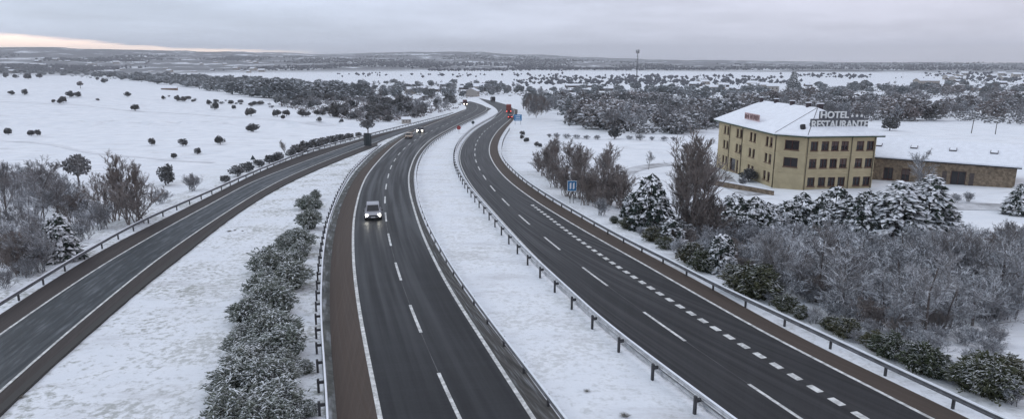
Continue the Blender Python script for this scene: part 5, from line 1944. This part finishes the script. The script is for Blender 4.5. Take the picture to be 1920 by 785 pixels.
PX('oak', 1272, 249, 217, 'big dark snow-topped evergreen bush left of the hotel', wide=0.75)
PX('oak', 1258, 250, 232, 'lower dark bush at the left foot of the big evergreen')
PX('oak', 1668, 245, 222, 'snow-dusted evergreen bush just behind the hotel sign', wide=1.1)
for i, (px, b, t) in enumerate([(1030, 258, 250), (1045, 259, 249), (1062, 260, 251), (1082, 260, 252), (1100, 261, 253), (1120, 262, 253), (1180, 262, 254), (1200, 263, 251), (1222, 263, 255), (1245, 264, 255), (1262, 264, 256)]):
    PX('frostbush', px, b, t, f'low hedge bush crossing the snow field left of the hotel, {ordinal(i)} from the motorway', 'hedge bushes across the snow field', 1.6)
fill(['oak'], [(975, 240), (1010, 240), (1020, 300), (1000, 300), (975, 268)], 5, (0.7, 1.4), 'small snowy shrub on the verge beside the far right guardrail', 'verge shrubs by the far right guardrail')
fill(['farbare', 'upright'], [(975, 212), (1005, 205), (1025, 222), (1000, 232)], 26, (6, 11), {'farbare': 'bare tree beside the blue direction sign', 'upright': 'brown bare tree beside the blue direction sign'}, {'farbare': 'bare trees near the blue direction sign', 'upright': 'brown trees near the blue direction sign'}, gap=0.4)

l_wood = [(0, 140), (120, 143), (250, 153), (330, 162), (420, 175), (520, 188), (600, 190), (690, 186), (640, 172), (560, 163), (430, 152), (250, 142), (120, 136), (0, 134)]
labl = {'faroak': 'dark evergreen tree in the long wood beyond the left crest', 'farfrost': 'grey-green tree in the long wood beyond the left crest', 'bare': 'bare tree in the long wood beyond the left crest'}
grpl = {'faroak': 'evergreen trees of the left wood', 'farfrost': 'grey-green trees of the left wood', 'bare': 'bare trees of the left wood'}
fill(['leftoak'], l_wood, 270, (7, 12), 'blue-grey tree in the long wood beyond the left crest', 'trees of the long left wood', gap=0.2, wide=1.45)
scrub = [(520, 196), (620, 190), (760, 186), (860, 190), (862, 204), (820, 214), (760, 226), (690, 232), (640, 222), (560, 208)]
fill(['farfrosty', 'farbare', 'oak'], scrub, 170, (2.5, 6.0), {'farfrosty': 'pale scrub tree left of the merging roads', 'farbare': 'bare scrub tree left of the merging roads', 'oak': 'low dark bush left of the merging roads'},
     {'farfrosty': 'pale scrub trees left of the merge', 'farbare': 'bare scrub trees left of the merge', 'oak': 'low bushes left of the merge'}, gap=0.4, wide=1.3)
vil = [(540, 160), (700, 158), (900, 160), (985, 168), (985, 182), (900, 180), (860, 188), (700, 186), (600, 184)]
fill(['farfrosty', 'faroak', 'farbare'], vil, 190, (4.5, 9), {'farfrosty': 'pale frosted tree among the village houses left of the bend', 'faroak': 'dark evergreen tree among the village houses left of the bend', 'farbare': 'bare tree among the village houses left of the bend'},
     {'farfrosty': 'pale village trees', 'faroak': 'evergreen village trees', 'farbare': 'bare village trees'}, gap=0.4, wide=1.2)

fill(['oak', 'frostbush'], [(300, 181), (420, 188), (520, 197), (530, 205), (430, 199), (310, 188)], 26, (0.9, 2.2), {'oak': 'low dark bush in the loose scrub line below the left wood', 'frostbush': 'frosted bush in the loose scrub line below the left wood'},
     {'oak': 'dark bushes of the scrub line below the left wood', 'frostbush': 'frosted bushes of the scrub line below the left wood'}, gap=0.8, wide=1.5)
# undergrowth below the woods: an uncountable mass of low frosted scrub
def undergrowth(name, poly, n, hr, mat, exclude=(), seed=3):
    r_ = random.Random(seed)
    mb = MB()
    xs, ys = [p[0] for p in poly], [p[1] for p in poly]
    k = tries = 0
    while k < n and tries < n * 20:
        tries += 1
        px, py = r_.uniform(min(xs), max(xs)), r_.uniform(min(ys), max(ys))
        if not inside(poly, px, py) or any(inside(e, px, py) for e in exclude):
            continue
        p = at(px, py)
        if p is None or float(near(np.array([p.x]), np.array([p.y]), WIDE)[0]) < 3.5:
            continue
        k += 1
        h = r_.uniform(*hr)
        for j in range(5):
            c = p + Vector((r_.gauss(0, h * 0.5), r_.gauss(0, h * 0.5), h * r_.uniform(0.15, 0.8)))
            d = Vector((r_.gauss(0, 1), r_.gauss(0, 1), r_.gauss(0, 0.6))).normalized()
            e = d.orthogonal().normalized()
            mb.octa(c, (d * h * 0.38, e * h * 0.26, d.cross(e) * h * 0.16), r_, 0.35)
    return tag(mb.build(name, mat), kind='stuff')


undergrowth('wood_undergrowth', r_back, 900, (1.0, 2.6), 'oakfrost', gapz[:2], 9)
undergrowth('wood_undergrowth', r_wood, 1500, (1.0, 2.6), 'oakfrost', gapz)
undergrowth('wood_undergrowth', l_wood, 500, (1.5, 3.5), 'leftwood', (), 4)
undergrowth('scrub_undergrowth', scrub, 900, (0.6, 1.8), 'oakfrost', (), 6)
undergrowth('scrub_undergrowth', vil, 500, (0.8, 2.2), 'oakfrost', (), 7)

# far woods: thousands of crowns too many to count, one mass
FW = MB()
rf_ = random.Random(5)


def crown(p, h, w):
    FW.octa(p + Vector((0, 0, h * 0.5)), (Vector((w, 0, 0)), Vector((0, w, 0)), Vector((0, 0, h * 0.55))), rf_, 0.35)


zones = [([(0, 100), (500, 108), (500, 137), (0, 136)], 2600), ([(400, 108), (1000, 104), (1000, 133), (400, 138)], 3000), ([(1000, 112), (1500, 124), (1500, 131), (1000, 133)], 1400),
         ([(1450, 124), (1920, 112), (1920, 133), (1450, 130)], 1300), ([(620, 140), (1000, 141), (1000, 143), (620, 143)], 60), ([(1000, 140), (1460, 146), (1460, 160), (1000, 160)], 620),
         ([(1500, 140), (1920, 136), (1920, 156), (1500, 146)], 260)]
for poly, n in zones:
    xs, ys = [q[0] for q in poly], [q[1] for q in poly]
    k = tries = 0
    while k < n and tries < n * 30:
        tries += 1
        px, py = rf_.uniform(min(xs), max(xs)), rf_.uniform(min(ys), max(ys))
        if not inside(poly, px, py):
            continue
        p = at(px, py)
        if p is None:
            continue
        if vnoise(np.array([p.x]), np.array([p.y * 0.6]), 220, 11)[0] < 0.46 and p.y > 1200:
            continue
        for j in range(3):
            q = drop(p.x + rf_.gauss(0, 25), p.y + rf_.gauss(0, 40))
            h = rf_.uniform(3.0, 7.5) * (0.8 if q.y < 1800 else 1.0)
            crown(q, h, h * rf_.uniform(0.45, 0.9))
            k += 1
tag(FW.build('far_woods', 'farwood'), kind='stuff')

# dry grass tussocks on the verge and median
ts = [(440, 432), (430, 434), (455, 433), (1100, 733), (1172, 780), (988, 697), (40, 745)]
names = ['flattened dry tussock in the snow beside the slip road', 'dry tussock at the left end of the roadside tuft', 'dry tussock at the right end of the roadside tuft', 'flattened dry tussock on the median near the double rail',
         'dry tussock cut by the bottom edge on the median', 'dark tuft under the single-beam guardrail', 'reddish tussock on the slip road kerb at the lower left']
for (px, py), nm in zip(ts, names):
    plant('tussock', at(px, py), RNG.uniform(0.10, 0.2), nm, None, 1.5)

# ------------------------------------------------------------------ haze
HZ = MB()
HZ.box((0, 4200, 10), (26000, 11000, 330))
hz = HZ.build('haze', [])
hm = bpy.data.materials.new('winter haze')
hm.use_nodes = True
hn = hm.node_tree.nodes
hn.clear()
vo = hn.new('ShaderNodeVolumePrincipled')
vo.inputs['Color'].default_value = (0.90, 0.935, 1.0, 1)
vo.inputs['Density'].default_value = 1.35e-4
ho = hn.new('ShaderNodeOutputMaterial')
hm.node_tree.links.new(vo.outputs[0], ho.inputs['Volume'])
hz.data.materials.append(hm)
tag(hz, kind='stuff')
for o in list(bpy.data.objects):
    if o.type == 'MESH' and o.name.startswith(('b.', 'f.')) and o.users == 0:
        bpy.data.objects.remove(o)
